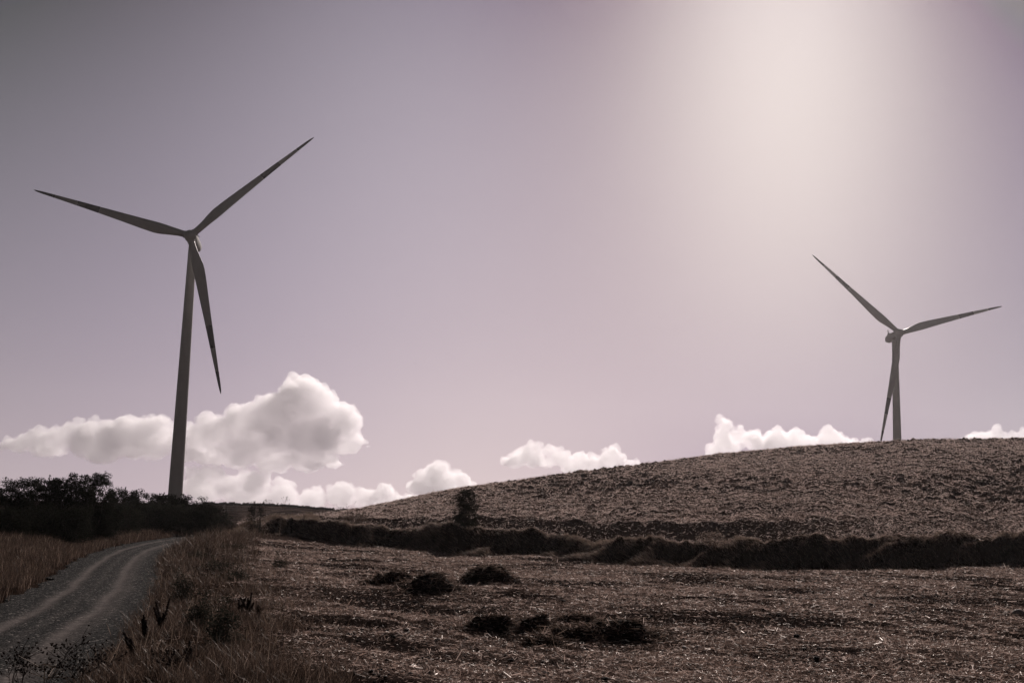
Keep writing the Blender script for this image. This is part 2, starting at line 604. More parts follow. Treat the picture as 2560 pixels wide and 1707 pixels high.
M_GROUND = mat_ground()
M_ROAD = mat_road()
M_STRAW = mat_blade("straw", [(0.15, (0.03, 0.020, 0.016)), (0.48, (0.16, 0.108, 0.088)), (0.70, (0.42, 0.30, 0.25)), (0.90, (0.92, 0.74, 0.66))], 0.42, 0.08)
M_HSTRAW = mat_blade("hill_straw", [(0.12, (0.07, 0.049, 0.042)), (0.42, (0.32, 0.235, 0.205)), (0.75, (0.85, 0.67, 0.60))], 0.45, 0.08)
M_DGRASS = mat_blade("dry_grass", [(0.15, (0.012, 0.008, 0.006)), (0.5, (0.05, 0.034, 0.026)), (0.78, (0.13, 0.088, 0.068)), (0.92, (0.42, 0.31, 0.25))], 0.42, 0.04)
M_BGRASS = mat_blade("bank_grass", [(0.2, (0.018, 0.012, 0.010)), (0.5, (0.10, 0.070, 0.056)), (0.78, (0.55, 0.42, 0.35))], 0.35, 0.05)
M_WEED = mat_simple("dead_stalk", (0.035, 0.022, 0.018), 0.9, 0.1, 20)
M_WEEDL = mat_blade("pale_stalk", [(0.2, (0.10, 0.07, 0.05)), (0.8, (0.36, 0.27, 0.21))], 0.3, 0.05)
M_LEAF = mat_blade("evergreen_leaf", [(0.15, (0.012, 0.013, 0.010)), (0.6, (0.03, 0.031, 0.023)), (0.92, (0.042, 0.040, 0.032))], 0.18, 0.0, 1.2)
M_LEAF2 = mat_blade("grey_green_leaf", [(0.15, (0.022, 0.024, 0.019)), (0.6, (0.048, 0.048, 0.038)), (0.92, (0.07, 0.065, 0.052))], 0.2, 0.0, 1.2)
M_BARK = mat_simple("bark", (0.05, 0.04, 0.034), 0.9, 0.1, 12, 0.4)
M_TOWER = mat_simple("tower_paint", (0.40, 0.385, 0.36), 0.5, 0.4, 0.35, 0.06)
M_HUB = mat_simple("nacelle_paint", (0.36, 0.345, 0.325), 0.8, 0.15, 0.8, 0.06)
M_METAL = mat_simple("dark_metal", (0.12, 0.115, 0.11), 0.6, 0.5, 3)
M_BLADE = mat_blade_paint()
M_STONE = mat_simple("stone", (0.24, 0.20, 0.185), 0.8, 0.3, 14, 0.35)
M_POST = mat_simple("weathered_post", (0.10, 0.085, 0.075), 0.85, 0.2, 8, 0.3)
M_BIRD = mat_simple("bird_plumage", (0.03, 0.026, 0.026), 0.8, 0.2)

# ------------------------------------------------------------------ ground mesh
azf = px_az(-260)
azt = px_az(3250)
az = np.unique(np.concatenate([np.linspace(-math.pi, azf, 90), np.arange(azf, azt, 0.00125), np.linspace(azt, math.pi, 90)]))
rr_ = [0.6, 2, 4, 6]
r_ = 8.0
while r_ < 80:
    rr_.append(r_)
    r_ += 0.0062 * r_
while r_ < 235:
    rr_.append(r_)
    r_ += 0.28
while r_ < 420:
    rr_.append(r_)
    r_ += 4
while r_ < 1500:
    rr_.append(r_)
    r_ *= 1.09
rr_.append(1500.0)
rr_ = np.array(rr_)
NA, NR = len(az) - 1, len(rr_)      # the last azimuth repeats the first
AA, RR = np.meshgrid(az[:-1], rr_, indexing='ij')
GX, GY = (np.sin(AA) * RR).ravel(), (np.cos(AA) * RR).ravel()
GZ, FL = height(GX, GY)
ii, jj = np.meshgrid(np.arange(NA), np.arange(NR - 1), indexing='ij')
i2 = (ii + 1) % NA
quads = np.stack([ii * NR + jj, ii * NR + jj + 1, i2 * NR + jj + 1, i2 * NR + jj], -1).reshape(-1, 4)
quads = quads[:, ::-1]
fr = RR[ii, jj].ravel()
qc = ii.ravel() * NR + jj.ravel()
strawc = np.clip(FL['field'] * 1.0 + FL['hill'], 0, 1)
dpat = 0.54 + 1.2 * fbm(GX * 0.17, GY * 0.19, 61, 3)
strip = FL['w'] * sstep(FL['rt'] + 0.9, FL['rt'] + 1.8, FL['r']) * sstep(FL['rt'] + 17, FL['rt'] + 14, FL['r'] + 2 * perlin(GX * 0.3, GY * 0.3, 66)) * \
    np.interp(FL['a'], [px_az(640), px_az(800), px_az(1900), px_az(2300)], [0.5, 1, 1, 0.35])
verge = (sstep(-RW, -RW - 0.4, FL['d']) + sstep(RW, RW + 0.4, FL['d']) * sstep(RW + 4.0, RW + 2.4, FL['d'] + 1.2 * perlin(GX * 0.4, GY * 0.3, 67))) * sstep(160, 120, FL['r']) * (1 - FL['hill'])
verge = np.clip(verge, 0, 1) * (1 - FL['w'] * sstep(FL['rf'] - 6, FL['rf'], FL['r']))
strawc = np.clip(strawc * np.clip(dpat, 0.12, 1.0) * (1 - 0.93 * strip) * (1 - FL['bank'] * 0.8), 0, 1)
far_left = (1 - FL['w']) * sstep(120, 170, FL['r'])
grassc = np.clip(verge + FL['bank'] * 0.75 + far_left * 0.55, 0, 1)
strawc = strawc * (1 - 0.62 * far_left)


def sub_mesh(name, mask, kind='structure'):
    q = quads[mask]
    used = np.unique(q)
    remap = np.zeros(len(GX), dtype=np.int64)
    remap[used] = np.arange(len(used))
    me = mesh_np(name, np.stack([GX, GY, GZ], 1)[used], quads=remap[q], smooth=True)
    for nm, arr in (('straw', strawc), ('grass', grassc)):
        at = me.attributes.new(nm, 'FLOAT', 'POINT')
        at.data.foreach_set('value', arr[used].astype(np.float32))
    o = link(name, me, M_GROUND)
    o['kind'] = kind
    return o


f_w = FL['w'][qc]
is_hill = (f_w > 0.5) & (fr > FL['rt'][qc])
is_bank = (f_w > 0.5) & (fr > FL['rf'][qc]) & ~is_hill
far_h = (fr > 210) & ~is_hill
sub_mesh("ground", ~(is_hill | is_bank | far_h))
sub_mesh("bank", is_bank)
sub_mesh("hill", is_hill)
sub_mesh("far_hill", far_h)

# ------------------------------------------------------------------ gravel road
RC = resample(ROADC, 520)
tang = np.gradient(RC, axis=0)
tang /= np.hypot(tang[:, 0], tang[:, 1])[:, None]
nrm = np.stack([tang[:, 1], -tang[:, 0]], 1)
cross = np.linspace(-1, 1, 41)
P = RC[:, None, :] + nrm[:, None, :] * (cross * (RW + 0.25))[None, :, None]
edge_n = 0.28 * fbm(P[..., 0] * 0.9, P[..., 1] * 0.9, 71, 3) * np.abs(cross)[None, :] ** 3
P = P + nrm[:, None, :] * (edge_n * np.sign(cross)[None, :])[..., None]
px_, py_ = P[..., 0].ravel(), P[..., 1].ravel()
zr_ = height(px_, py_)[0].reshape(520, 41)
dd_ = (cross * (RW + 0.25))[None, :]
zr_ = zr_ + 0.055 - 0.10 * sstep(0.93, 1.0, np.abs(cross))[None, :] + 0.014 * fbm(P[..., 0] * 3, P[..., 1] * 3, 72, 2) + 0.03 * (1 - cross[None, :] ** 2)
a_, b_ = np.meshgrid(np.arange(519), np.arange(40), indexing='ij')
rq = np.stack([a_ * 41 + b_, a_ * 41 + b_ + 1, (a_ + 1) * 41 + b_ + 1, (a_ + 1) * 41 + b_], -1).reshape(-1, 4)
rme = mesh_np("road", np.stack([px_, py_, zr_.ravel()], 1), quads=rq, smooth=True)
wob = 0.10 * perlin(RC[:, 0] * 0.25, RC[:, 1] * 0.25, 73)
# ruts and middle
tr1 = np.exp(-((dd_ + 0.63 + wob[:, None]) / 0.17) ** 2)
tr2 = np.exp(-((dd_ - 0.63 + wob[:, None]) / 0.17) ** 2) + 0.4 * np.exp(-((dd_ - 0.95 + wob[:, None]) / 0.16) ** 2) + 0.25 * np.exp(-((dd_ + wob[:, None]) / 0.12) ** 2)
at = rme.attributes.new('track', 'FLOAT', 'POINT')
at.data.foreach_set('value', np.clip(tr1 + tr2, 0, 1).astype(np.float32).ravel())
road = link("road", rme, M_ROAD)
road['kind'] = 'structure'


# ------------------------------------------------------------------ blades (vectorised)
def hz(x, y):
    return height(np.atleast_1d(np.asarray(x, float)), np.atleast_1d(np.asarray(y, float)))[0]


def straw_mesh(name, x, y, z, rng, L, W, lift=0.25, mat=None, parent=None, lean=None):
    """short straight bits of straw lying about: one quad each"""
    n = len(x)
    th = rng.uniform(0, 2 * np.pi, n)
    up = rng.uniform(-0.1, lift, n) + (rng.random(n) < 0.12) * rng.uniform(0.3, 1.0, n)
    ln = L * rng.uniform(0.5, 1.5, n)
    wd = W * rng.uniform(0.6, 1.4, n)
    d = np.stack([np.cos(th) * np.cos(up), np.sin(th) * np.cos(up), np.sin(np.abs(up))], 1)
    roll = rng.uniform(0, np.pi, n)
    s = np.stack([-np.sin(th), np.cos(th), 0 * th], 1)
    nn = np.cross(d, s)
    s = s * np.cos(roll)[:, None] + nn * np.sin(roll)[:, None]
    c = np.stack([x, y, z + 0.012 + wd], 1)
    a = c - s * wd[:, None] / 2
    b = c + s * wd[:, None] / 2
    e1 = c + d * ln[:, None] + s * wd[:, None] * 0.4
    e2 = c + d * ln[:, None] - s * wd[:, None] * 0.4
    co = np.stack([a, b, e1, e2], 1).reshape(-1, 3)
    q = np.arange(4 * n).reshape(-1, 4)
    return mesh_np(name, co, quads=q)


def blade_mesh(name, x, y, z, rng, H, W, lean_dir=None, lean=0.35, bend=0.5, hn=None):
    """curved tapering grass blades: two quads and a tip triangle"""
    n = len(x)
    h = H * rng.uniform(0.55, 1.25, n) if hn is None else hn * rng.uniform(0.6, 1.2, n)
    w = W * rng.uniform(0.6, 1.3, n)
    th = rng.uniform(0, 2 * np.pi, n)
    lx = np.cos(th) * lean * rng.random(n)
    ly = np.sin(th) * lean * rng.random(n)
    if lean_dir is not None:
        lx = lx * 0.6 + lean_dir[0] * rng.uniform(0.4, 1.3, n)
        ly = ly * 0.6 + lean_dir[1] * rng.uniform(0.4, 1.3, n)
    f = rng.uniform(0, 2 * np.pi, n)
    sx, sy = np.cos(f), np.sin(f)
    b = bend * rng.uniform(0.3, 1.3, n)
    rows = []
    for k, (tt, ww) in enumerate(((0, 1.0), (0.4, 0.85), (0.78, 0.5))):
        cx = x + (lx * tt + lx * b * tt * tt) * h
        cyy = y + (ly * tt + ly * b * tt * tt) * h
        cz = z + h * (tt - 0.28 * b * tt * tt * np.minimum(1.5, np.hypot(lx, ly) * 2))
        rows.append(np.stack([cx - sx * w * ww / 2, cyy - sy * w * ww / 2, cz], 1))
        rows.append(np.stack([cx + sx * w * ww / 2, cyy + sy * w * ww / 2, cz], 1))
    tt = 1.0
    rows.append(np.stack([x + (lx + lx * b) * h, y + (ly + ly * b) * h, z + h * (1 - 0.28 * b * np.minimum(1.5, np.hypot(lx, ly) * 2))], 1))
    co = np.stack(rows, 1).reshape(-1, 3)
    base = (np.arange(n) * 7)[:, None]
    q = np.concatenate([base + np.array([[0, 1, 3, 2]]), base + np.array([[2, 3, 5, 4]])])
    t = base + np.array([[4, 5, 6]])
    return mesh_np(name, co, quads=q, tris=t)


def polar_pts(rng, n, r0, r1, px0, px1, pw=1.0):
    """points in a wedge, density falling with distance as r^-pw"""
    u = rng.random(n)
    ex = 2 - pw
    r = (r0 ** ex + u * (r1 ** ex - r0 ** ex)) ** (1 / ex)
    a = rng.uniform(px_az(px0), px_az(px1), n)
    return np.sin(a) * r, np.cos(a) * r


rng = np.random.default_rng(5)

# straw on the near field
x, y = polar_pts(rng, 1260000, 12, 84, -60, 3250, 1.25)
z, fl = height(x, y)
vg = sstep(RW, RW + 0.4, np.abs(fl['d'])) * (fl['d'] > 0) * sstep(RW + 4.0, RW + 2.4, fl['d'] + 1.2 * perlin(x * 0.4, y * 0.3, 67))
cov = np.clip(0.54 + 1.2 * fbm(x * 0.17, y * 0.19, 61, 3), 0.1, 1.1) * (0.45 + 0.9 * np.clip(0.5 + fbm(x * 0.9, y * 0.9, 81, 2), 0, 1))
fadeo = sstep(px_az(3250), px_az(2950), np.arctan2(x, y))
keep = (rng.random(len(x)) < fadeo * cov * (1 - fl['bank']) * (1 - vg * 0.9)) & (fl['d'] > RW + 0.5) & (fl['r'] < fl['rf'] + 0.5)
x, y, z, r0_ = x[keep], y[keep], z[keep], fl['r'][keep]
big = rng.random(len(x)) < 0.02
Ls = np.where(big, 0.13, 0.052) * (0.8 + r0_ / 60)
Ws = np.where(big, 0.009, 0.0052) * (0.75 + r0_ / 32)
o = link("straw_litter", straw_mesh("straw_litter", x, y, z, rng, Ls, Ws, 0.35), M_STRAW)
tag(o, "cut straw and stubble scattered over the dark soil of the near field", "straw", kind="stuff")

# stubble on the hill
x, y = polar_pts(rng, 760000, 60, 235, 600, 3250, 1.0)
z, fl = height(x, y)
stripp = fl['w'] * sstep(fl['rt'] + 0.9, fl['rt'] + 1.8, fl['r']) * sstep(fl['rt'] + 17, fl['rt'] + 14, fl['r'] + 2 * perlin(x * 0.3, y * 0.3, 66)) * \
    np.interp(fl['a'], [px_az(640), px_az(800), px_az(1900), px_az(2300)], [0.5, 1, 1, 0.35])
keep = (fl['r'] > fl['rt'] - 0.2) & (rng.random(len(x)) < sstep(px_az(3250), px_az(2950), fl['a']) * (1 - 0.9 * stripp) * (0.35 + 0.8 * np.clip(0.5 + fbm(x * 0.5, y * 0.5, 83, 3), 0, 1)))
x, y, z, r0_ = x[keep], y[keep], z[keep], fl['r'][keep]
o = link("hill_stubble", straw_mesh("hill_stubble", x, y, z, rng, 0.14 * (0.6 + r0_ / 160), 0.016 * (0.5 + r0_ / 140), 0.7), M_HSTRAW)
tag(o, "straw and stubble tufts covering the sloping hill field", "straw", kind="stuff")

# dark clods
x, y = polar_pts(rng, 19000, 14, 82, -60, 3200, 1.3)
z, fl = height(x, y)
keep = (fl['d'] > RW + 3.5) & (fl['r'] < fl['rf'] + 0.3) & (rng.random(len(x)) < np.clip(0.25 + 0.9 * fbm(x * 0.2, y * 0.2, 85, 2), 0.03, 1))
# plus crumbs along the plough strip
x2, y2 = polar_pts(rng, 9000, 60, 140, 640, 2300, 0.5)
z2, f2 = height(x2, y2)
k2 = (f2['r'] > f2['rt'] + 0.5) & (f2['r'] < f2['rt'] + 16)
x, y, z = np.r_[x[keep], x2[k2]], np.r_[y[keep], y2[k2]], np.r_[z[keep], z2[k2]]
bm = bmesh.new()
bmesh.ops.create_icosphere(bm, subdivisions=1, radius=1)
ico = np.array([v.co[:] for v in bm.verts])
ict = np.array([[v.index for v in f.verts] for f in bm.faces])
bm.free()
n = len(x)
sz = rng.uniform(0.012, 0.042, n) * (1 + (rng.random(n) < 0.03) * 1.0)
v = ico[None] * (1 + rng.uniform(-0.35, 0.35, (n, len(ico), 1)))
v = v * (sz[:, None, None] * np.stack([rng.uniform(0.8, 1.5, n), rng.uniform(0.8, 1.5, n), rng.uniform(0.5, 0.95, n)], 1)[:, None, :])
v = v + np.stack([x, y, z + sz * 0.4], 1)[:, None, :]
tr_ = ict[None] + (np.arange(n) * len(ico))[:, None, None]
M_CLOD = mat_simple("clod_soil", (0.02, 0.015, 0.013), 0.95, 0.1, 18, 0.4)
o = link("soil_clods", mesh_np("soil_clods", v.reshape(-1, 3), tris=tr_.reshape(-1, 3)), M_CLOD)
tag(o, "crumbs and clods of dark ploughed soil strewn over the field", "soil", kind="stuff")


# ------------------------------------------------------------------ dry grass
def verge_grass(name, n, r0, r1, p0, p1, sel, H, W, label, mat=M_DGRASS, pw=1.2, lean=0.4, lean_dir=None, hmod=None, bend=0.6):
    x, y = polar_pts(rng, n, r0, r1, p0, p1, pw)
    z, fl = height(x, y)
    keep = rng.random(n) < sel(x, y, fl)
    x, y, z = x[keep], y[keep], z[keep]
    fl = {k: v_[keep] for k, v_ in fl.items()}
    hh = H * (0.55 + 0.75 * np.clip(0.5 + fbm(x * 0.35, y * 0.35, 91, 3), 0, 1.3))
    if hmod is not None:
        hh = hh * hmod(x, y, fl)
    ww = W * (0.7 + fl['r'] / 45)
    o = link(name, blade_mesh(name, x, y, z - 0.02, rng, 0, ww, lean_dir, lean, bend, hn=hh), mat)
    tag(o, label, "grass", kind="stuff")
    return o


def sel_left(x, y, fl):
    d = fl['d']
    return sstep(-RW - 0.05, -RW - 0.8, d) * (0.25 + np.clip(0.6 + fbm(x * 0.5, y * 0.5, 92, 3), 0, 1)) * sstep(-RW - 26, -RW - 18, d)


def sel_right(x, y, fl):
    d = fl['d']
    edge = RW + 2.9 - 1.1 * perlin(x * 0.4, y * 0.3, 67) + 0.6 * perlin(x * 1.3, y * 1.1, 68)
    m = sstep(RW - 0.1, RW + 0.6, d) * np.clip(sstep(edge + 0.7, edge - 0.6, d) + 0.12 * sstep(edge + 3, edge + 0.5, d), 0, 1)
    m = m * (0.2 + 0.9 * np.clip(0.55 + 1.1 * fbm(x * 0.7, y * 0.7, 94, 3), 0, 1))
    return m * (1 - fl['w'] * sstep(fl['rf'] - 4, fl['rf'] + 1, fl['r']) * 0.0)


verge_grass("dry_grass", 260000, 22, 112, -260, 480, sel_left, 0.42, 0.007,
            "tall brown dry grass on the verge left of the gravel road", pw=1.2)
verge_grass("dry_grass", 330000, 13, 100, -160, 900, sel_right, 0.30, 0.006,
            "brown dry grass and dead herbs on the verge between gravel road and field", pw=1.3, lean=0.7, bend=0.8)

verge_grass("tall_dead_stalks", 9000, 14, 100, -260, 760, lambda x, y, fl: np.clip(sel_right(x, y, fl) * 1.0 + sel_left(x, y, fl) * 0.35, 0, 1) * np.clip(0.2 + 1.3 * fbm(x * 0.5, y * 0.5, 98, 2), 0, 1),
            0.62, 0.008, "scattered taller pale dead stalks standing out of the verge grass", mat=M_WEEDL, pw=1.1, lean=0.5, bend=0.5)

verge_grass("bank_end_grass", 90000, 85, 135, 540, 800, lambda x, y, fl: sstep(fl['rt'] - 0.3, fl['rt'] + 0.3, fl['r']) * sstep(fl['rt'] + 9, fl['rt'] + 3, fl['r']) * np.clip(0.3 + 1.2 * fbm(x * 0.4, y * 0.4, 99, 2), 0.05, 1),
            0.42, 0.009, "pale sunlit grass tufts crowning the left end of the bank", mat=M_WEEDL, pw=1.0, lean=0.4, bend=0.6)
verge_grass("tangled_stalks", 26000, 48, 112, 430, 650, lambda x, y, fl: sstep(RW + 0.3, RW + 1.2, fl['d']) * sstep(RW + 5.5, RW + 3.5, fl['d']) * np.clip(0.35 + 1.2 * fbm(x * 0.45, y * 0.3, 100, 2), 0, 1),
            0.75, 0.007, "tangled tall dark dead herbs where the verge meets the end of the bank", mat=M_DGRASS, pw=1.0, lean=0.7, bend=0.6)


def sel_bank(x, y, fl):
    e = sstep(fl['rf'] - 0.5, fl['rf'] + 0.1, fl['r']) * sstep(fl['rt'] + 1.3, fl['rt'] + 0.3, fl['r'])
    rr = fl['a'] * 66 - (fl['r'] - fl['rf']) * 0.8
    rib = perlin(rr * 0.5, (fl['r'] - fl['rf']) * 0.22, 41)
    return fl['w'] * e * (0.25 + 0.75 * np.clip(0.5 - 1.2 * rib + 0.5 * fbm(x * 0.6, y * 0.6, 95, 2), 0, 1))


def polar_bank(n):
    a = rng.uniform(px_az(560), px_az(3150), n)
    r = np.interp(a, A_foot, R_foot) + rng.uniform(-1.2, 1, n) * 0 + rng.uniform(-1.2, 4.3, n)
    return np.sin(a) * r, np.cos(a) * r


_pp = polar_pts
polar_pts = lambda rg, n, *a_: polar_bank(n)
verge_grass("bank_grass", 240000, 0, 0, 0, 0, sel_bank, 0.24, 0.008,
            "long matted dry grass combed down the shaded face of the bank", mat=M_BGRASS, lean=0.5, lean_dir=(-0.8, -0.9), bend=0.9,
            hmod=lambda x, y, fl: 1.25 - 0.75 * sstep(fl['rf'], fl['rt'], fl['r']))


def sel_lip(x, y, fl):
    return fl['w'] * sstep(fl['rt'] - 0.5, fl['rt'] - 0.1, fl['r']) * sstep(fl['rt'] + 1.3, fl['rt'] + 0.6, fl['r']) * np.clip(0.35 + 1.3 * fbm(x * 0.5, y * 0.3, 96, 2), 0.05, 1)


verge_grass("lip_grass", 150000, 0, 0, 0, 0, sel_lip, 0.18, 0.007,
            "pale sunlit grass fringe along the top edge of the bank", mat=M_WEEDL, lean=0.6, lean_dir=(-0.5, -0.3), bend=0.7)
polar_pts = _pp


# ------------------------------------------------------------------ hay heaps
M_HSTRAND = mat_blade("hay_strand", [(0.2, (0.012, 0.008, 0.0065)), (0.55, (0.045, 0.031, 0.024)), (0.85, (0.28, 0.205, 0.165))], 0.35, 0.02)


def hay_heap(px0, px1, ytop, ybase, label, depth=0.62, seed=0, skew=0.0):
    rg = np.random.default_rng(100 + seed)
    pc = (px0 + px1) / 2
    dist = np.hypot(*on_z(pc, ybase)[:2]) + 0.25
    c = on_z(pc, ybase)[:2]
    c = c * (dist / np.hypot(*c))
    wdt = (px1 - px0) / F * dist
    hgt = (ybase - ytop) / F * dist * 0.98
    c = c + c / np.hypot(*c) * wdt * depth * 0.3
    gz = float(hz(c[0], c[1])[0])
    nu, nv = 60, 40
    U, V = np.meshgrid(np.linspace(-1, 1, nu), np.linspace(-1, 1, nv), indexing='ij')
    rad_ = np.sqrt(U ** 2 + V ** 2)
    sh = np.clip(1 - rad_ ** (2.2), 0, 1) ** 0.8
    lx = U * wdt / 2 * 1.05
    ly = V * wdt / 2 * depth
    s2 = seed * 3.1
    qd = lx * 0.8 + ly * 0.6
    lumps = np.clip(0.9 + 0.45 * perlin(lx * 0.9 + s2, ly * 1.3 + s2, 50) + 0.22 * perlin(lx * 2.6 + s2, ly * 2.6, 51) + 0.22 * perlin(qd * 2.2 + s2, qd * 0.2, 53), 0.5, 1.25)
    shape = sh * lumps * (1 + skew * U)
    lz = hgt * shape - 0.06 - 0.12 * (rad_ > 1)
    lz = lz + 0.09 * fbm(lx * 5, ly * 5 + s2, 52, 2) * (sh > 0)
    gx, gy = c[0] + lx, c[1] + ly
    gzz = hz(gx.ravel(), gy.ravel()).reshape(gx.shape) - gz
    co = np.stack([lx, ly, lz + gzz], -1)
    a_, b_ = np.meshgrid(np.arange(nu - 1), np.arange(nv - 1), indexing='ij')
    q = np.stack([a_ * nv + b_, (a_ + 1) * nv + b_, (a_ + 1) * nv + b_ + 1, a_ * nv + b_ + 1], -1).reshape(-1, 4)
    cq = (rad_[a_, b_].ravel() < 1.08)
    root = empty("hay_heap", (c[0], c[1], gz))
    tag(root, label, "hay heap", "heaps of cut grass lying on the field")
    link("mound", mesh_np("mound", co.reshape(-1, 3), quads=q[cq], smooth=True), M_HAY, root)
    n = int(3600 * wdt)
    uu, vv = rg.uniform(-1.25, 1.25, n), rg.uniform(-1.3, 1.3, n)
    k = (uu ** 2 + vv ** 2 < 1.5) & (rg.random(n) < 0.35 + 0.9 * np.clip(0.5 + perlin(uu * 4 + s2, vv * 3, 54), 0, 1))
    uu, vv = uu[k], vv[k]
    iu = np.clip(((uu + 1) / 2 * (nu - 1)).astype(int), 0, nu - 1)
    iv = np.clip(((vv + 1) / 2 * (nv - 1)).astype(int), 0, nv - 1)
    base = co[iu, iv].copy()
    n = len(uu)
    base[:, 0] = uu * wdt / 2 * 1.05
    base[:, 1] = vv * wdt / 2 * depth
    out_ = (np.abs(uu) > 1) | (np.abs(vv) > 1) | (uu ** 2 + vv ** 2 > 1)
    base[:, 2] = np.where(out_, hz(c[0] + base[:, 0], c[1] + base[:, 1]) - gz, base[:, 2])
    base = base + rg.normal(0, .02, (n, 3)) * [1, 1, 0.4]
    me = straw_mesh("strands", base[:, 0], base[:, 1], base[:, 2], rg, rg.choice([0.09, 0.16, 0.30], n, p=[.55, .35, .10]), 0.011, 0.15)
    link("strands", me, M_HSTRAND, root)
    k = rg.random(n) < 0.2
    me = straw_mesh("loose_straw", base[k, 0], base[k, 1], base[k, 2] + 0.01, rg, 0.13, 0.011, 0.5)
    link("loose_straw", me, M_STRAW, root)
    return root


M_HAY = mat_simple("matted_hay", (0.022, 0.0155, 0.0125), 0.95, 0.1, 14, 0.5)
hay_heap(905, 1035, 1434, 1468, "long ragged dark hay heap at the left end of the farther row of heaps", 0.6, 1, 0.35)
hay_heap(980, 1160, 1443, 1486, "broad dark hay heap in the middle of the farther row of heaps", 0.6, 2, 0.05)
hay_heap(1140, 1300, 1420, 1468, "tallest rounded dark hay heap at the right end of the farther row of heaps", 0.6, 3, -0.25)
hay_heap(1155, 1300, 1546, 1582, "low ragged hay heap at the left end of the nearer row of heaps", 0.6, 4, 0.35)
hay_heap(1285, 1385, 1548, 1584, "small hay heap between the low ragged heap and the widest heap of the nearer row", 0.8, 5, 0.2)
hay_heap(1385, 1505, 1528, 1556, "small hay heap just behind the widest heap", 0.6, 6)
hay_heap(1360, 1660, 1545, 1602, "widest and longest brown hay heap, in the nearer row", 0.45, 7, 0.0)
hay_heap(1295, 1410, 1586, 1624, "nearest hay heap, small and pointed, in front of the widest heap", 0.7, 8)


# ------------------------------------------------------------------ shrubs and trees
def tube(path, radii, sides=6):
    path = np.asarray(path, float)
    co, q = [], []
    for i, p in enumerate(path):
        d = path[min(i + 1, len(path) - 1)] - path[max(i - 1, 0)]
        d = d / (np.linalg.norm(d) + 1e-9)
        s = np.cross(d, [0.3, 0.9, 0.1])
        s /= np.linalg.norm(s) + 1e-9
        t = np.cross(d, s)
        for k in range(sides):
            an = 2 * math.pi * k / sides
            co.append(p + radii[i] * (math.cos(an) * s + math.sin(an) * t))
    for i in range(len(path) - 1):
        for k in range(sides):
            k2 = (k + 1) % sides
            q.append((i * sides + k, i * sides + k2, (i + 1) * sides + k2, (i + 1) * sides + k))
    return np.array(co), np.array(q)


def join(parts):
    co, q, n = [], [], 0
    for c, f in parts:
        co.append(c)
        q.append(f + n)
        n += len(c)
    return np.vstack(co), np.vstack(q)


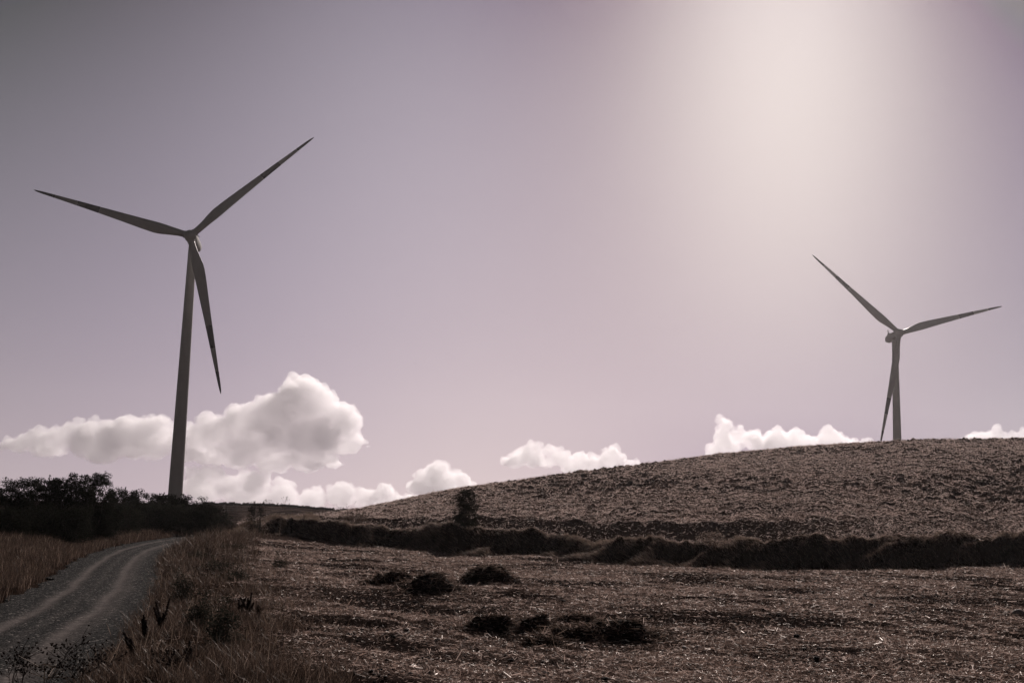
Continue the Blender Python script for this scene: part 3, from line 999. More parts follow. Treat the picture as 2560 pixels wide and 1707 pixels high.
def woody(name, c, H, W, label, cat, group, seed, leaf=(0.085, 0.05), nleaf=14000, mat=M_LEAF, stems=5, top=0.5, low=0.05, depth=None, wisp=1.0, sparse=0.0):
    """tapered stems and limbs carrying clumps of single leaves"""
    rg = np.random.default_rng(seed)
    root = empty(name, c)
    tag(root, label, cat, group)
    D = depth or W
    parts, tips = [], []
    for s in range(stems):
        an = rg.uniform(0, 2 * math.pi)
        base = np.array([math.cos(an), math.sin(an), 0]) * 0.12 * W * rg.random() * (stems > 1)
        rr0 = (0.5 + 0.5 * rg.random())
        tip = np.array([math.cos(an) * W * 0.33 * rr0, math.sin(an) * D * 0.33 * rr0, H * rg.uniform(0.6, 0.92)])
        mid = (base + tip) / 2 + rg.normal(0, 0.05 * H, 3)
        pts = [base - np.array([0, 0, 0.15]), base * 0.5 + mid * 0.5 * 0.9, mid, tip]
        r1 = 0.018 * H * rg.uniform(0.7, 1.2)
        parts.append(tube(pts, [r1, r1 * 0.8, r1 * 0.55, r1 * 0.15]))
        for b in range(5):
            t = rg.uniform(0.15, 0.9)
            p0 = pts[1] * (1 - t) + pts[3] * t if t > .5 else base * (1 - t) + mid * t
            dd = rg.normal(0, 1, 3)
            dd[2] = abs(dd[2]) * 0.6 + 0.1
            dd /= np.linalg.norm(dd)
            e = p0 + dd * np.array([W, D, H]) * rg.uniform(0.15, 0.3)
            parts.append(tube([p0, (p0 + e) / 2 + rg.normal(0, 0.03 * H, 3), e], [r1 * 0.4, r1 * 0.25, r1 * 0.08], 5))
            tips.append(e)
    tc_, tq = join(parts)
    link("trunk", mesh_np("trunk", tc_, quads=tq, smooth=True), M_BARK, root)
    # leaf clumps on an uneven crown
    ncl = int(90 + 75 * W * H / 6)
    cl = []
    while len(cl) < ncl:
        p = rg.uniform(-1, 1, 3)
        if np.hypot(p[0], p[1]) > 1:
            continue
        zz = (p[2] + 1) / 2
        prof = np.interp(zz, [0, 0.15, 0.5, 0.8, 1], [0.75 + low, 0.95, 1.0, 0.86, top * 1.1])
        prof *= 1 + 0.28 * math.sin(3 * math.atan2(p[1], p[0]) + seed) * (0.5 + zz * 0.7)
        q_ = np.array([p[0] * W / 2 * prof, p[1] * D / 2 * prof, H * (low + zz * (0.97 - low)) * (1 - 0.10 * rg.random() * zz)])
        cl.append(q_)
    cl = np.array(cl + tips)
    cs = rg.uniform(0.13, 0.34, len(cl)) * (0.4 + 0.2 * min(W, 3)) * wisp
    wts = cs ** 2 * (rg.random(len(cl)) > sparse)
    idx = rg.choice(len(cl), nleaf, p=wts / wts.sum())
    dirs = rg.normal(0, 1, (nleaf, 3))
    dirs /= np.linalg.norm(dirs, axis=1)[:, None]
    pos = cl[idx] + dirs * (cs[idx] * rg.random(nleaf) ** 0.5)[:, None] * np.array([1.15, 1.15, 0.85])
    # a few upright sprigs above the outline
    for k in range(int(12 * wisp)):
        j = rg.integers(len(cl))
        if cl[j][2] < H * 0.6:
            continue
        m = rg.choice(nleaf, 40, replace=False)
        s_ = rg.random(40)
        dv = np.array([rg.normal(0, .25), rg.normal(0, .25), 1.0])
        pos[m] = cl[j] + dv * (s_ * rg.uniform(0.25, 0.5))[:, None] + rg.normal(0, 0.03, (40, 3))
    pos[:, 2] = np.maximum(pos[:, 2], 0.02)
    n1 = rg.normal(0, 1, (nleaf, 3))
    n1 /= np.linalg.norm(n1, axis=1)[:, None]
    n2 = np.cross(n1, rg.normal(0, 1, (nleaf, 3)))
    n2 /= np.linalg.norm(n2, axis=1)[:, None]
    sc_ = rg.uniform(0.6, 1.35, nleaf)[:, None]
    l, w_ = leaf
    co = np.stack([pos - n1 * l / 2 * sc_, pos - n2 * w_ / 2 * sc_, pos + n1 * l / 2 * sc_, pos + n2 * w_ / 2 * sc_], 1).reshape(-1, 3)
    link("crown", mesh_np("crown", co, quads=np.arange(4 * nleaf).reshape(-1, 4)), mat, root)
    return root


def shrub_at(px, ytop, dist, W, label, seed, mat=M_LEAF, name="evergreen_tree", cat="tree", group="evergreen trees left of the road bend", base=None, **kw):
    az_ = px_az(px)
    x, y = math.sin(az_) * dist, math.cos(az_) * dist
    zg = float(hz(x, y)[0])
    zt = at_dist(px, ytop, dist)[2]
    return woody(name, (x, y, zg), zt - zg, W, label, cat, group, seed, mat=mat, **kw)


shrub_at(-60, 1225, 70, 3.4, "dark evergreen tree cut off by the left edge of the photo", 201, nleaf=18000)
shrub_at(48, 1188, 72, 3.0, "dark evergreen tree with open sprigs on top, left of the tall pair", 202, nleaf=22000, wisp=1.1)
shrub_at(122, 1190, 74, 2.3, "dark evergreen tree with a narrow pointed top left of the rounded one", 203, nleaf=20000)
shrub_at(182, 1181, 73, 2.6, "dark evergreen tree with a broad rounded crown", 204, nleaf=24000)
shrub_at(240, 1176, 75, 2.4, "tallest dark evergreen tree with sky showing through its open right side", 205, nleaf=17000, wisp=1.1)
shrub_at(312, 1219, 95, 3.2, "smaller flat-topped evergreen tree right of the tallest one", 206, nleaf=17000, leaf=(.10, .06), top=.8, wisp=1.15)
shrub_at(398, 1231, 112, 2.9, "rounded evergreen tree directly in front of the near wind turbine tower", 207, nleaf=16000, leaf=(.11, .07), top=.85, wisp=1.25)
shrub_at(455, 1237, 112, 3.4, "low rounded evergreen tree just right of the near turbine tower", 208, nleaf=17000, leaf=(.11, .07), top=.85, wisp=1.25)
shrub_at(510, 1256, 108, 3.0, "rightmost evergreen tree, sloping down to the far field", 209, nleaf=14000, leaf=(.11, .07), top=.85, wisp=1.25)
G2 = "low bushes in front of the evergreen trees"
shrub_at(20, 1268, 66, 3.0, "low dark bush under the leftmost evergreen trees", 221, name="bush", cat="bush", group=G2, nleaf=9000)
shrub_at(105, 1262, 68, 2.8, "low dark bush below the narrow pointed tree", 222, name="bush", cat="bush", group=G2, nleaf=9000)
shrub_at(185, 1262, 69, 2.8, "low dark bush below the broad rounded tree", 223, name="bush", cat="bush", group=G2, nleaf=9000)
shrub_at(258, 1258, 76, 2.6, "low dark bush below the tallest tree, at the grass edge", 224, name="bush", cat="bush", group=G2, nleaf=9000)
shrub_at(315, 1252, 88, 3.0, "grey green bush below the flat-topped tree", 225, name="bush", cat="bush", group=G2, nleaf=9000, mat=M_LEAF2)
shrub_at(375, 1250, 98, 3.6, "grey green bush beside the road left of the turbine tower", 226, name="bush", cat="bush", group=G2, nleaf=10000, mat=M_LEAF2, leaf=(.1, .06))
shrub_at(440, 1256, 100, 3.4, "grey green bush in the bend of the road below the tower", 227, name="bush", cat="bush", group=G2, nleaf=10000, mat=M_LEAF2, leaf=(.1, .06))
shrub_at(500, 1272, 98, 3.0, "dark bush at the far end of the gravel road", 228, name="bush", cat="bush", group=G2, nleaf=9000, leaf=(.1, .06))
shrub_at(545, 1284, 112, 3.2, "small rightmost bush behind the end of the bank", 229, name="bush", cat="bush", group=G2, nleaf=7000, mat=M_LEAF2, leaf=(.1, .06))

# the sapling on the bank
az_ = px_az(1166)
rb_ = float(np.interp(az_, A_foot, R_foot)) + BW + 0.1
sx_, sy_ = math.sin(az_) * rb_, math.cos(az_) * rb_
zg = float(hz(sx_, sy_)[0])
woody("sapling", (sx_, sy_, zg), at_dist(1166, 1219, rb_)[2] - zg, 1.6, "lone small leafy tree standing on top of the bank in the middle", "tree", None, 305,
      leaf=(0.065, 0.042), nleaf=9500, stems=5, low=0.05, top=0.55, wisp=1.05, sparse=0.0)

# hedge on the far ridge: individual plants cannot be told apart
rg = np.random.default_rng(12)
n = 40000
aa_ = rg.uniform(px_az(505), px_az(900), n)
rr2 = 366 + rg.normal(0, 1.0, n) - 40 * (aa_ - px_az(520))
hx, hy = np.sin(aa_) * rr2, np.cos(aa_) * rr2
hh_ = np.abs(0.62 + 0.35 * perlin(aa_ * 160, aa_ * 0, 3) + 0.35 * perlin(aa_ * 610, aa_ * 0, 4) + 0.2 * perlin(aa_ * 1500, aa_ * 0, 8)) * rg.random(n) ** 0.7
hzv = hz(hx, hy) + hh_ * 1.1
pos = np.stack([hx, hy, hzv], 1)
n1 = rg.normal(0, 1, (n, 3)); n1 /= np.linalg.norm(n1, axis=1)[:, None]
n2 = np.cross(n1, rg.normal(0, 1, (n, 3))); n2 /= np.linalg.norm(n2, axis=1)[:, None]
co = np.stack([pos - n1 * .13, pos - n2 * .08, pos + n1 * .13, pos + n2 * .08], 1).reshape(-1, 3)
o = link("hedge", mesh_np("hedge", co, quads=np.arange(4 * n).reshape(-1, 4)), M_LEAF)
tag(o, "long low dark hedge running along the far ridge", "hedge")

# fence in the far field
az0, az1 = px_az(556), px_az(640)
frt = empty("fence", (math.sin(az0) * 285, math.cos(az0) * 285, 0))
tag(frt, "thin wire fence of slender posts in the far field below the hedge", "fence")
prev = None
wires = []
for k in range(8):
    a_ = az0 + (az1 - az0) * k / 7
    rr3 = 285 + k * 1.5
    p = np.array([math.sin(a_) * rr3, math.cos(a_) * rr3])
    zz = float(hz(p[0], p[1])[0])
    pc, pq = tube([(p[0], p[1], zz - 0.2), (p[0], p[1], zz + 0.8), (p[0], p[1], zz + 1.7)], [0.06, 0.055, 0.05])
    me = mesh_np("post", pc - np.array(frt.location[:]), quads=pq)
    link("post", me, M_POST, frt)
    if prev is not None:
        for hgt in (0.6, 1.1, 1.55):
            wires.append(tube([prev + [0, 0, hgt], np.array([p[0], p[1], zz + hgt])], [0.012, 0.012], 4))
    prev = np.array([p[0], p[1], zz])
wc, wq = join(wires)
link("wire", mesh_np("wire", wc - np.array(frt.location[:]), quads=wq), M_METAL, frt)
p = at_dist(371, 1246, 330)
gzz = float(hz(p[0], p[1])[0])
pc, pq = tube([(0, 0, -0.3), (0, 0, 1.0), (0, 0, p[2] + 0.9 - gzz)], [0.09, 0.085, 0.07])
capc, capq = tube([(-0.35, 0, p[2] + 0.62 - gzz), (0, 0, p[2] + 0.66 - gzz), (0.35, 0, p[2] + 0.62 - gzz)], [0.03, 0.035, 0.03])
pcc, pqq = join([(pc, pq), (capc, capq)])
o = link("utility_post", mesh_np("utility_post", pcc, quads=pqq), M_POST, loc=(p[0], p[1], gzz))
tag(o, "tiny dark post on the skyline left of the near turbine tower", "post")


# ------------------------------------------------------------------ weeds
def weed(px, ybase, ytop, label, seed, style='dock', dist=None, lean=0.0, group="dead dark seed stalks in the verge"):
    rg = np.random.default_rng(seed)
    if dist is None:
        c = on_z(px, ybase, 0.1)
        dist = float(np.hypot(c[0], c[1]))
    a_ = px_az(px)
    c = at_dist(px, ybase, dist)
    x, y = c[0], c[1]
    g = float(hz(x, y)[0])
    H = max(0.25, at_dist(px, ytop, dist)[2] - g)
    nm = {'dock': "dead_dock", 'umbel': "dry_fennel", 'twig': "dead_twig"}[style]
    root = empty(nm, (x, y, g))
    tag(root, label, "weed", group)
    stems, heads = [], []
    ns = {'dock': 5, 'umbel': 2, 'twig': 4}[style]
    for s in range(ns):
        dx, dy = lean + rg.normal(0, 0.2 if style != 'umbel' else .10), rg.normal(0, 0.15)
        h = H * (1 if s == 0 else rg.uniform(0.6, 0.92))
        pts = [np.array([0, 0, -0.05]), np.array([dx * 0.25, dy * 0.25, 0.45]) * h, np.array([dx * 0.6, dy * 0.6, 0.8]) * h, np.array([dx, dy, 1.0]) * h]
        r1 = 0.007 if style == 'dock' else 0.009 if style == 'umbel' else .005
        stems.append(tube(pts, [r1, r1 * .85, r1 * .6, r1 * .3], 5))
        if style == 'dock':
            nh = 240
            t = rg.uniform(0.42, 1.0, nh)
            P_ = np.array([pts[1] * (1 - (v_ - .42) / .58) + pts[3] * ((v_ - .42) / .58) for v_ in t])
            P_ += rg.normal(0, 0.02, (nh, 3)) * (1.25 - t)[:, None] * 0.95
            heads.append((P_, 0.010))
        elif style == 'umbel':
            for b in range(9):
                dd = np.array([rg.normal(0, 0.28), rg.normal(0, 0.28), rg.uniform(-0.1, 0.25)]) * 0.9
                e = pts[3] + dd
                p0 = pts[2] * (1 - b / 9) + pts[3] * b / 9
                stems.append(tube([p0, (p0 + e) / 2, e], [0.005, 0.004, 0.003], 4))
                heads.append((e + rg.normal(0, 0.035, (9, 3)), 0.014))
        else:
            for b in range(7):
                t = rg.uniform(.35, .98)
                p0 = pts[1] * (1 - t) + pts[3] * t
                e = p0 + np.array([rg.normal(0, .12), rg.normal(0, .12), rg.uniform(.03, .2)])
                stems.append(tube([p0, (p0 + e) / 2 + rg.normal(0, .01, 3), e], [0.0035, 0.003, 0.002], 4))
                heads.append((e[None] + rg.normal(0, 0.008, (3, 3)), 0.012))
    sc2, sq2 = join(stems)

    def balls(P_, S_):
        m = len(P_)
        vv = ico[None] * (S_ * rg.uniform(.5, 1.3, m))[:, None, None] + P_[:, None, :]
        tt = ict[None] + (np.arange(m) * len(ico))[:, None, None]
        return vv.reshape(-1, 3), tt.reshape(-1, 3)
    mat_s = M_WEEDL if style == 'umbel' else M_WEED
    if style == 'dock':
        link("stem", mesh_np("stem", sc2, quads=sq2), mat_s, root)
        for h_ in heads:
            vv, tt = balls(h_[0], np.full(len(h_[0]), h_[1]))
            link("seed_head", mesh_np("seed_head", vv, tris=tt), M_WEED, root)
    else:
        vv, tt = balls(np.vstack([h_[0] for h_ in heads]), np.concatenate([np.full(len(h_[0]), h_[1]) for h_ in heads]))
        me = mesh_np("branching_stem", np.vstack([sc2, vv]), quads=sq2, tris=tt + len(sc2))
        link("branching_stem", me, mat_s, root)
        me.materials.append(M_WEED)
        mi = np.zeros(len(sq2) + len(tt), dtype=np.int32)
        mi[len(sq2):] = 1
        me.polygons.foreach_set('material_index', mi)
    return root


weed(335, 1660, 1582, "dark dock stalk leaning left beside the road edge, lowest of the dock stalks", 401, lean=-0.35)
weed(360, 1622, 1535, "thick upright dark dock stalk beside the road edge", 402, lean=-0.1)
weed(402, 1606, 1496, "tallest slender dark dock stalk in the verge grass", 403)
weed(470, 1700, 1600, "dark dock stalk near the bottom of the photo right of the thick upright one", 404, lean=-0.1)
weed(545, 1650, 1560, "dark dock stalk in the brown grass left of the field edge", 405, lean=-0.15)
weed(598, 1552, 1490, "left dark dock stalk of the three on the field edge", 406)
weed(620, 1555, 1480, "middle dark dock stalk of the three on the field edge", 407)
weed(645, 1556, 1512, "right and shortest dark dock stalk of the three on the field edge", 408, lean=0.15)
weed(515, 1505, 1390, "thin bare dark twig in the verge below the bank", 409, 'twig', lean=-0.1)
weed(520, 1420, 1350, "bushy dead twigs where the verge meets the bank end", 410, 'twig')
weed(470, 1440, 1352, "dead twigs at the right edge of the road's far bend", 411, 'twig', lean=-0.1)
weed(288, 1368, 1332, "small forked dark stump of twigs in the grass at the road bend", 412, 'twig', lean=0.3)
weed(25, 1720, 1612, "bare dark twig in the lower left corner of the photo", 413, 'twig')
weed(52, 1720, 1640, "upright dead twig right of the corner twig", 414, 'twig')
weed(105, 1740, 1585, "long dark twig leaning right across the road's near edge", 415, 'twig', lean=0.45)
weed(110, 1725, 1655, "dead thistle with round heads at the bottom left edge of the road", 416, 'umbel', dist=16.5)
weed(200, 1730, 1655, "dark dead twig at the bottom edge below the road", 417, 'twig')
weed(255, 1725, 1615, "pale topped dead stalk at the bottom edge beside the road", 418, 'twig', lean=-0.1)
weed(425, 1725, 1640, "dark dead twig at the bottom edge in the brown grass", 419, 'twig')
gs = "tall dry stalks against the sky at the end of the bank"
weed(700, 1303, 1246, "tallest dry fennel stalk with a wide seed head against the clouds", 431, 'umbel', dist=101, group=gs)
weed(664, 1303, 1253, "dry fennel stalk left of the tallest one at the bank end", 432, 'umbel', dist=100, group=gs)
weed(868, 1300, 1254, "thin dry twigs against the sky where the hill meets the ridge", 433, 'twig', dist=98, group=gs)
weed(848, 1302, 1262, "short dry twigs left of the taller ones where the hill meets the ridge", 434, 'twig', dist=97, group=gs)
HB = [(500, 1405, 60, 1.3, "dark leafy herb clump in the verge level with the road's far bend"), (540, 1440, 48, 1.1, "dark leafy herb clump between verge and field, below the bank end"),
      (455, 1505, 34, 0.6, "small dark herb clump in the middle of the verge"), (585, 1462, 44, 1.0, "dark low herb clump on bare soil at the field edge"),
      (495, 1600, 24, 0.5, "dark herb clump in the near brown grass left of the field edge"), (550, 1648, 20, 0.5, "nearest dark herb clump at the right of the verge"),
      (700, 1420, 46, 0.7, "tiny dark herb clump standing alone in the left part of the field")]
for k, (px, py, d0, W, lab) in enumerate(HB):
    c_ = on_z(px, py, 0.15)
    g_ = float(hz(c_[0], c_[1])[0])
    woody("herb_clump", (c_[0], c_[1], g_), 0.32 + 0.12 * (k % 3), W, lab, "weed", "dark herb clumps along the field edge", 460 + k, leaf=(.05, .02), nleaf=1500, mat=M_LEAF2, stems=6, sparse=0.2, wisp=1.0)
# the small dark bush at the bank end and the twiggy brown one on the bank
for (px, ytop, dist, W, lab, sd, mt, nl) in ((632, 1250, 99, 0.9, "narrow dark bush at the left end of the bank against the far field", 441, M_LEAF, 2600),
                                             (652, 1264, 99, 0.9, "short dark bush right of the narrow one at the bank end", 442, M_LEAF, 1600),
                                             (885, 1283, 84, 2.4, "brown twiggy dead bush growing on the bank left of the sapling", 443, M_DGRASS, 2600),
                                             (585, 1368, 62, 1.7, "dark low bush at the left edge of the field below the bank", 444, M_LEAF2, 3500),
                                             (1780, 1326, None, 1.5, "brown twiggy dead bush on the bank right of centre", 445, M_BGRASS, 1500)):
    if dist is None:
        dist = float(np.interp(px_az(px), A_foot, R_foot)) + 1.6
    shrub_at(px, ytop, dist, W, lab, sd, mat=mt, name="bush", cat="bush", group="small bushes along the bank", nleaf=nl, leaf=(.08, .03), stems=4, sparse=0.3)


# ------------------------------------------------------------------ stones
def stone(px, py, w, label, seed):
    rg = np.random.default_rng(seed)
    c = on_z(px, py)
    g = float(hz(c[0], c[1])[0])
    d = np.hypot(c[0], c[1])
    s = w / F * d / 2
    bm = bmesh.new()
    bmesh.ops.create_icosphere(bm, subdivisions=3, radius=1)
    for v_ in bm.verts:
        k = 1 + 0.14 * math.sin(v_.co.x * 3 + seed) + 0.12 * math.sin(v_.co.y * 4 + seed * 2) + rg.normal(0, 0.012)
        v_.co = Vector((v_.co.x * s * k, v_.co.y * s * 0.8 * k, v_.co.z * s * 0.55 * k))
    for f_ in bm.faces:
        f_.smooth = True
    me = bpy.data.meshes.new("stone")
    bm.to_mesh(me)
    bm.free()
    o = link("stone", me, M_STONE, loc=(c[0], c[1], g + s * 0.25))
    tag(o, label, "stone", "loose stones on the field")


stone(2545, 1537, 28, "flat grey stone near the right edge of the field", 1)
stone(1745, 1618, 22, "pale oval stone right of the nearest hay heap", 2)
stone(1712, 1617, 16, "darker small stone just left of the pale oval stone", 3)
stone(2220, 1452, 14, "round stone on the field in front of the bank at the right", 4)
stone(1262, 1637, 10, "small grey stone left of the nearest hay heap", 5)
stone(2352, 1440, 10, "small dark stone close to the foot of the bank at the right", 6)


# ------------------------------------------------------------------ wind turbines
def airfoil(n=28):
    t = np.linspace(0, 2 * np.pi, n, endpoint=False)
    x = 0.5 + 0.5 * np.cos(t)
    y = np.sin(t) * (0.5 * np.clip(np.sin(np.pi * np.sqrt(x)), 0, 1) + 0.05)
    return x, y


def blade_geo():
    """blade along +Z (span 1.6..50 m), chord along X (trailing +X), thickness along Y"""
    st = np.r_[1.6, 2.4, 3.5, 5, 6.5, 8, 9.5, 11, 13, np.arange(15, 48, 1.5), 47.5, 48.5, 49.2, 49.7, 50.0]
    st = np.unique(st)
    chord = np.interp(st, [1.6, 3.2, 6, 9, 11, 15, 20, 28, 36, 43, 47, 49, 50], [2.0, 2.05, 2.6, 3.35, 3.5, 3.2, 2.75, 2.1, 1.55, 1.05, 0.78, 0.5, 0.12])
    thick = np.interp(st, [1.6, 3.2, 6, 9, 12, 20, 30, 50], [2.0, 1.95, 1.4, 1.0, 0.72, 0.45, 0.28, 0.04])
    le = np.interp(st, [1.6, 3.2, 6, 9, 11, 15, 28, 50], [0.5, 0.5, 0.42, 0.36, 0.34, 0.32, 0.32, 0.34])
    tw = np.radians(np.interp(st, [1.6, 10, 20, 35, 50], [16, 13, 7, 3, 0]))
    n = 28
    ca = np.linspace(0, 2 * np.pi, n, endpoint=False)
    xa, ya = airfoil(n)
    rings = []
    for s, c, th, l, t in zip(st, chord, thick, le, tw):
        b = sstep(3.0, 9.0, np.array(s))
        cx_ = np.cos(ca) * 0.5 + 0.5
        cyc = np.sin(ca) * 0.5
        X = cx_ * (1 - b) + xa * b
        Y = (cyc * (1 - b) + ya * b) * th
        X = (X - l) * c
        k = (s / 50)
        rings.append(np.stack([X * math.cos(t) - Y * math.sin(t), X * math.sin(t) + Y * math.cos(t) + 0.7 * k ** 2.2, np.full(n, s)], 1))
    co = np.vstack(rings)
    q = []
    m = len(st)
    for i in range(m - 1):
        for k in range(n):
            q.append((i * n + k, i * n + (k + 1) % n, (i + 1) * n + (k + 1) % n, (i + 1) * n + k))
    caps = []
    for base_, rev in ((0, True), ((m - 1) * n, False)):
        for k in range(1, n - 1):
            tri = (base_, base_ + k, base_ + k + 1)
            caps.append(tri[::-1] if rev else tri)
    return co, np.array(q), np.array(caps), np.repeat(st / 50.0, n)


def lathe(prof, n=48, arcs=True):
    prof = np.array(prof, float)
    a = np.linspace(0, 2 * np.pi, n, endpoint=False)
    co = np.stack([np.outer(prof[:, 1], np.cos(a)), np.outer(prof[:, 1], np.sin(a)), np.repeat(prof[:, :1], n, 1)], -1).reshape(-1, 3)
    q = []
    for i in range(len(prof) - 1):
        for k in range(n):
            q.append((i * n + k, i * n + (k + 1) % n, (i + 1) * n + (k + 1) % n, (i + 1) * n + k))
    return co, np.array(q)


BCO, BQ, BT, BS = blade_geo()


def turbine(hub_px, D, yaw, phase, label, bm_base=None):
    d = ray(*hub_px)
    hub = np.array([0, 0, CAMZ]) + d * D
    tilt = rad(5)
    ax = np.array([math.sin(yaw) * math.cos(tilt), -math.cos(yaw) * math.cos(tilt), math.sin(tilt)])   # upwind
    s = np.cross(ax, [0, 0, 1]); s /= np.linalg.norm(s)
    t = np.cross(s, ax)
    tow = hub - ax * 4.6
    gz = float(hz(tow[0], tow[1])[0])
    root = empty("wind_turbine", (tow[0], tow[1], gz))
    tag(root, label, "wind turbine", "white three bladed wind turbines")
    O = np.array([tow[0], tow[1], gz])
    Ht = hub[2] - 1.9 - 0.35 - gz
    prof = [(-1.0, 2.15), (0.0, 2.15)] + [(Ht * k / 12, 2.15 - (2.15 - 1.22) * (k / 12) ** 1.05) for k in range(1, 13)]
    co, q = lathe(prof, 64)
    tower = link("tower", mesh_np("tower", co, quads=q, smooth=True), M_TOWER, root)
    for k in (4, 8):      # flange rings between the tower sections
        zz, r_k = prof[k + 1]
        co, q = lathe([(zz - 0.09, r_k + 0.0), (zz - 0.07, r_k + 0.035), (zz + 0.07, r_k + 0.035), (zz + 0.09, r_k)], 64)
        link("flange", mesh_np("flange", co, quads=q, smooth=True), M_TOWER, tower)
    # nacelle frame: local z = downwind
    B = np.array([s, np.cross(-ax, s), -ax]).T          # columns x,y,z(downwind)
    if B[2, 1] < 0:
        B[:, 1] *= -1
        B[:, 0] *= -1

    def place(co_, sub):
        return co_ @ B.T + (hub - O)
    nprof = [(1.5, 0.0), (1.5, 1.35), (1.8, 1.62), (3.0, 1.72), (6.0, 1.78), (9.5, 1.72), (11.2, 1.6), (12.1, 1.25), (12.5, 0.7), (12.6, 0.0)]
    co, q = lathe(nprof, 40)
    rr_n = np.hypot(co[:, 0], co[:, 1]) + 1e-9
    sq = 1 + 0.10 * (1 - np.abs(np.cos(2 * np.arctan2(co[:, 1], co[:, 0])))) 
    co[:, 0] *= sq * 0.93
    co[:, 1] *= sq
    nac = link("nacelle", mesh_np("nacelle", place(co, 0), quads=q, smooth=True), M_HUB, root)
    # roof hatch, cooler and weather mast
    def box(x0, x1, y0, y1, z0, z1):
        c = np.array([(a, b, c_) for a in (x0, x1) for b in (y0, y1) for c_ in (z0, z1)], float)
        f = np.array([(0, 1, 3, 2), (4, 6, 7, 5), (0, 4, 5, 1), (2, 3, 7, 6), (0, 2, 6, 4), (1, 5, 7, 3)])
        return c, f
    c1, f1 = box(-0.75, 0.75, 1.75, 2.25, 8.7, 10.6)
    link("roof_cooler", mesh_np("roof_cooler", place(c1, 0), quads=f1), M_HUB, nac)
    parts = [tube([(0, 1.7, 11.0), (0, 2.9, 11.0), (0, 4.2, 11.0)], [0.28, 0.2, 0.07], 6), tube([(-0.7, 3.5, 11.0), (0, 3.6, 11.0), (0.7, 3.5, 11.0)], [0.07, 0.09, 0.07], 5),
             tube([(0, 4.1, 11.0), (0, 4.15, 11.4), (0, 4.1, 11.9)], [0.06, 0.08, 0.1], 5)]
    c2, f2 = join(parts)
    link("weather_mast", mesh_np("weather_mast", place(c2, 0), quads=f2), M_METAL, nac)
    co, q = lathe([(-2.2, 0.0), (-2.15, 0.55), (-1.85, 1.15), (-1.2, 1.6), (-0.3, 1.85), (0.7, 1.88), (1.25, 1.7), (1.35, 1.2), (1.35, 0)], 40)
    hb = link("hub", mesh_np("hub", place(co, 0), quads=q, smooth=True), M_HUB, root)
    for k in range(3):
        A = phase + k * 2 * math.pi / 3
        rd = math.cos(A) * s + math.sin(A) * t          # radial
        # trailing edge to the anticlockwise side as seen from upwind
        tg = -math.sin(A) * s + math.cos(A) * t
        if np.dot(np.cross(s, t), ax) > 0:
            ccw = tg
        else:
            ccw = -tg
        Bk = np.array([ccw, -ax, rd]).T                   # X trailing, Y downwind, Z span
        sag = np.outer((BCO[:, 2] / 50) ** 2 * 0.35, [0, 0, -1.0])
        co = BCO @ Bk.T + (hub - O) + sag
        me = mesh_np("blade", co, quads=BQ, tris=BT, smooth=True)
        a_t = me.attributes.new('span', 'FLOAT', 'POINT')
        a_t.data.foreach_set('value', BS.astype(np.float32))
        bl = link("blade", me, M_BLADE, root)
        # root collar
        cc, qq = lathe([(1.45, 1.0), (1.45, 1.16), (1.9, 1.16), (1.95, 1.03)], 32)
        link("root_collar", mesh_np("root_collar", cc @ Bk.T + (hub - O), quads=qq, smooth=True), M_HUB, bl)
    return root


turbine((476, 590), 364.3, rad(4.9), rad(255.15), "large near wind turbine at the left, its tower rising behind the evergreen trees")
turbine((2248, 833), 516.0, rad(5.0), rad(43.0), "farther smaller wind turbine at the right, standing behind the crest of the hill")


# ------------------------------------------------------------------ birds
def bird(px, py, dist, span, label, rot):
    p = at_dist(px, py, dist)
    L = span
    body, bq = lathe([(-0.32, 0.0), (-0.26, 0.05), (-0.1, 0.09), (0.08, 0.085), (0.2, 0.05), (0.27, 0.03), (0.33, 0.0)], 10)
    body = body[:, [0, 2, 1]] * L * 0.8
    root = empty("bird", p)
    tag(root, label, "bird", "birds in flight")
    root.rotation_euler = (0.1, 0.15, rot)
    link("body", mesh_np("body", body, quads=bq, smooth=True), M_BIRD, root)
    for s in (-1, 1):
        w = []
        xs = np.array([0.03, 0.15, 0.3, 0.42, 0.5]) * L * s
        zt_ = np.array([0.02, 0.09, 0.11, 0.08, 0.04]) * L
        le_ = np.array([0.08, 0.11, 0.09, 0.02, -0.06]) * L
        te_ = np.array([-0.1, -0.08, -0.07, -0.09, -0.09]) * L
        for dz in (0.008 * L, -0.008 * L):
            for k in range(5):
                w.append((xs[k], le_[k], zt_[k] + dz))
                w.append((xs[k], te_[k], zt_[k] + dz))
        q = []
        for k in range(4):
            q += [(2 * k, 2 * k + 1, 2 * k + 3, 2 * k + 2), (10 + 2 * k + 2, 10 + 2 * k + 3, 10 + 2 * k + 1, 10 + 2 * k),
                  (2 * k, 2 * k + 2, 12 + 2 * k, 10 + 2 * k), (2 * k + 1, 11 + 2 * k, 13 + 2 * k, 2 * k + 3)]
        q += [(8, 9, 19, 18)]
        link("wing", mesh_np("wing", np.array(w), quads=np.array(q)), M_BIRD, root)


bird(25, 881, 250, 0.6, "dark bird flying at the far left above the clouds", 0.5)
bird(1038, 909, 520, 1.7, "faint gliding bird in the middle of the sky", 0.1)
bird(1080, 1071, 620, 1.2, "faint tiny bird low over the clouds in the middle", -0.4)


# ------------------------------------------------------------------ clouds: closed lumpy volumes far beyond the haze
def mat_cloud(name, dens, aniso=0.35, col=(0.985, 0.975, 0.98)):
    m, t, out = new_mat(name)
    v = t.nodes.new("ShaderNodeVolumePrincipled")
    v.inputs['Color'].default_value = (*col, 1)
    v.inputs['Density'].default_value = dens
    v.inputs['Anisotropy'].default_value = aniso
    t.links.new(v.outputs[0], out.inputs['Volume'])
    return m


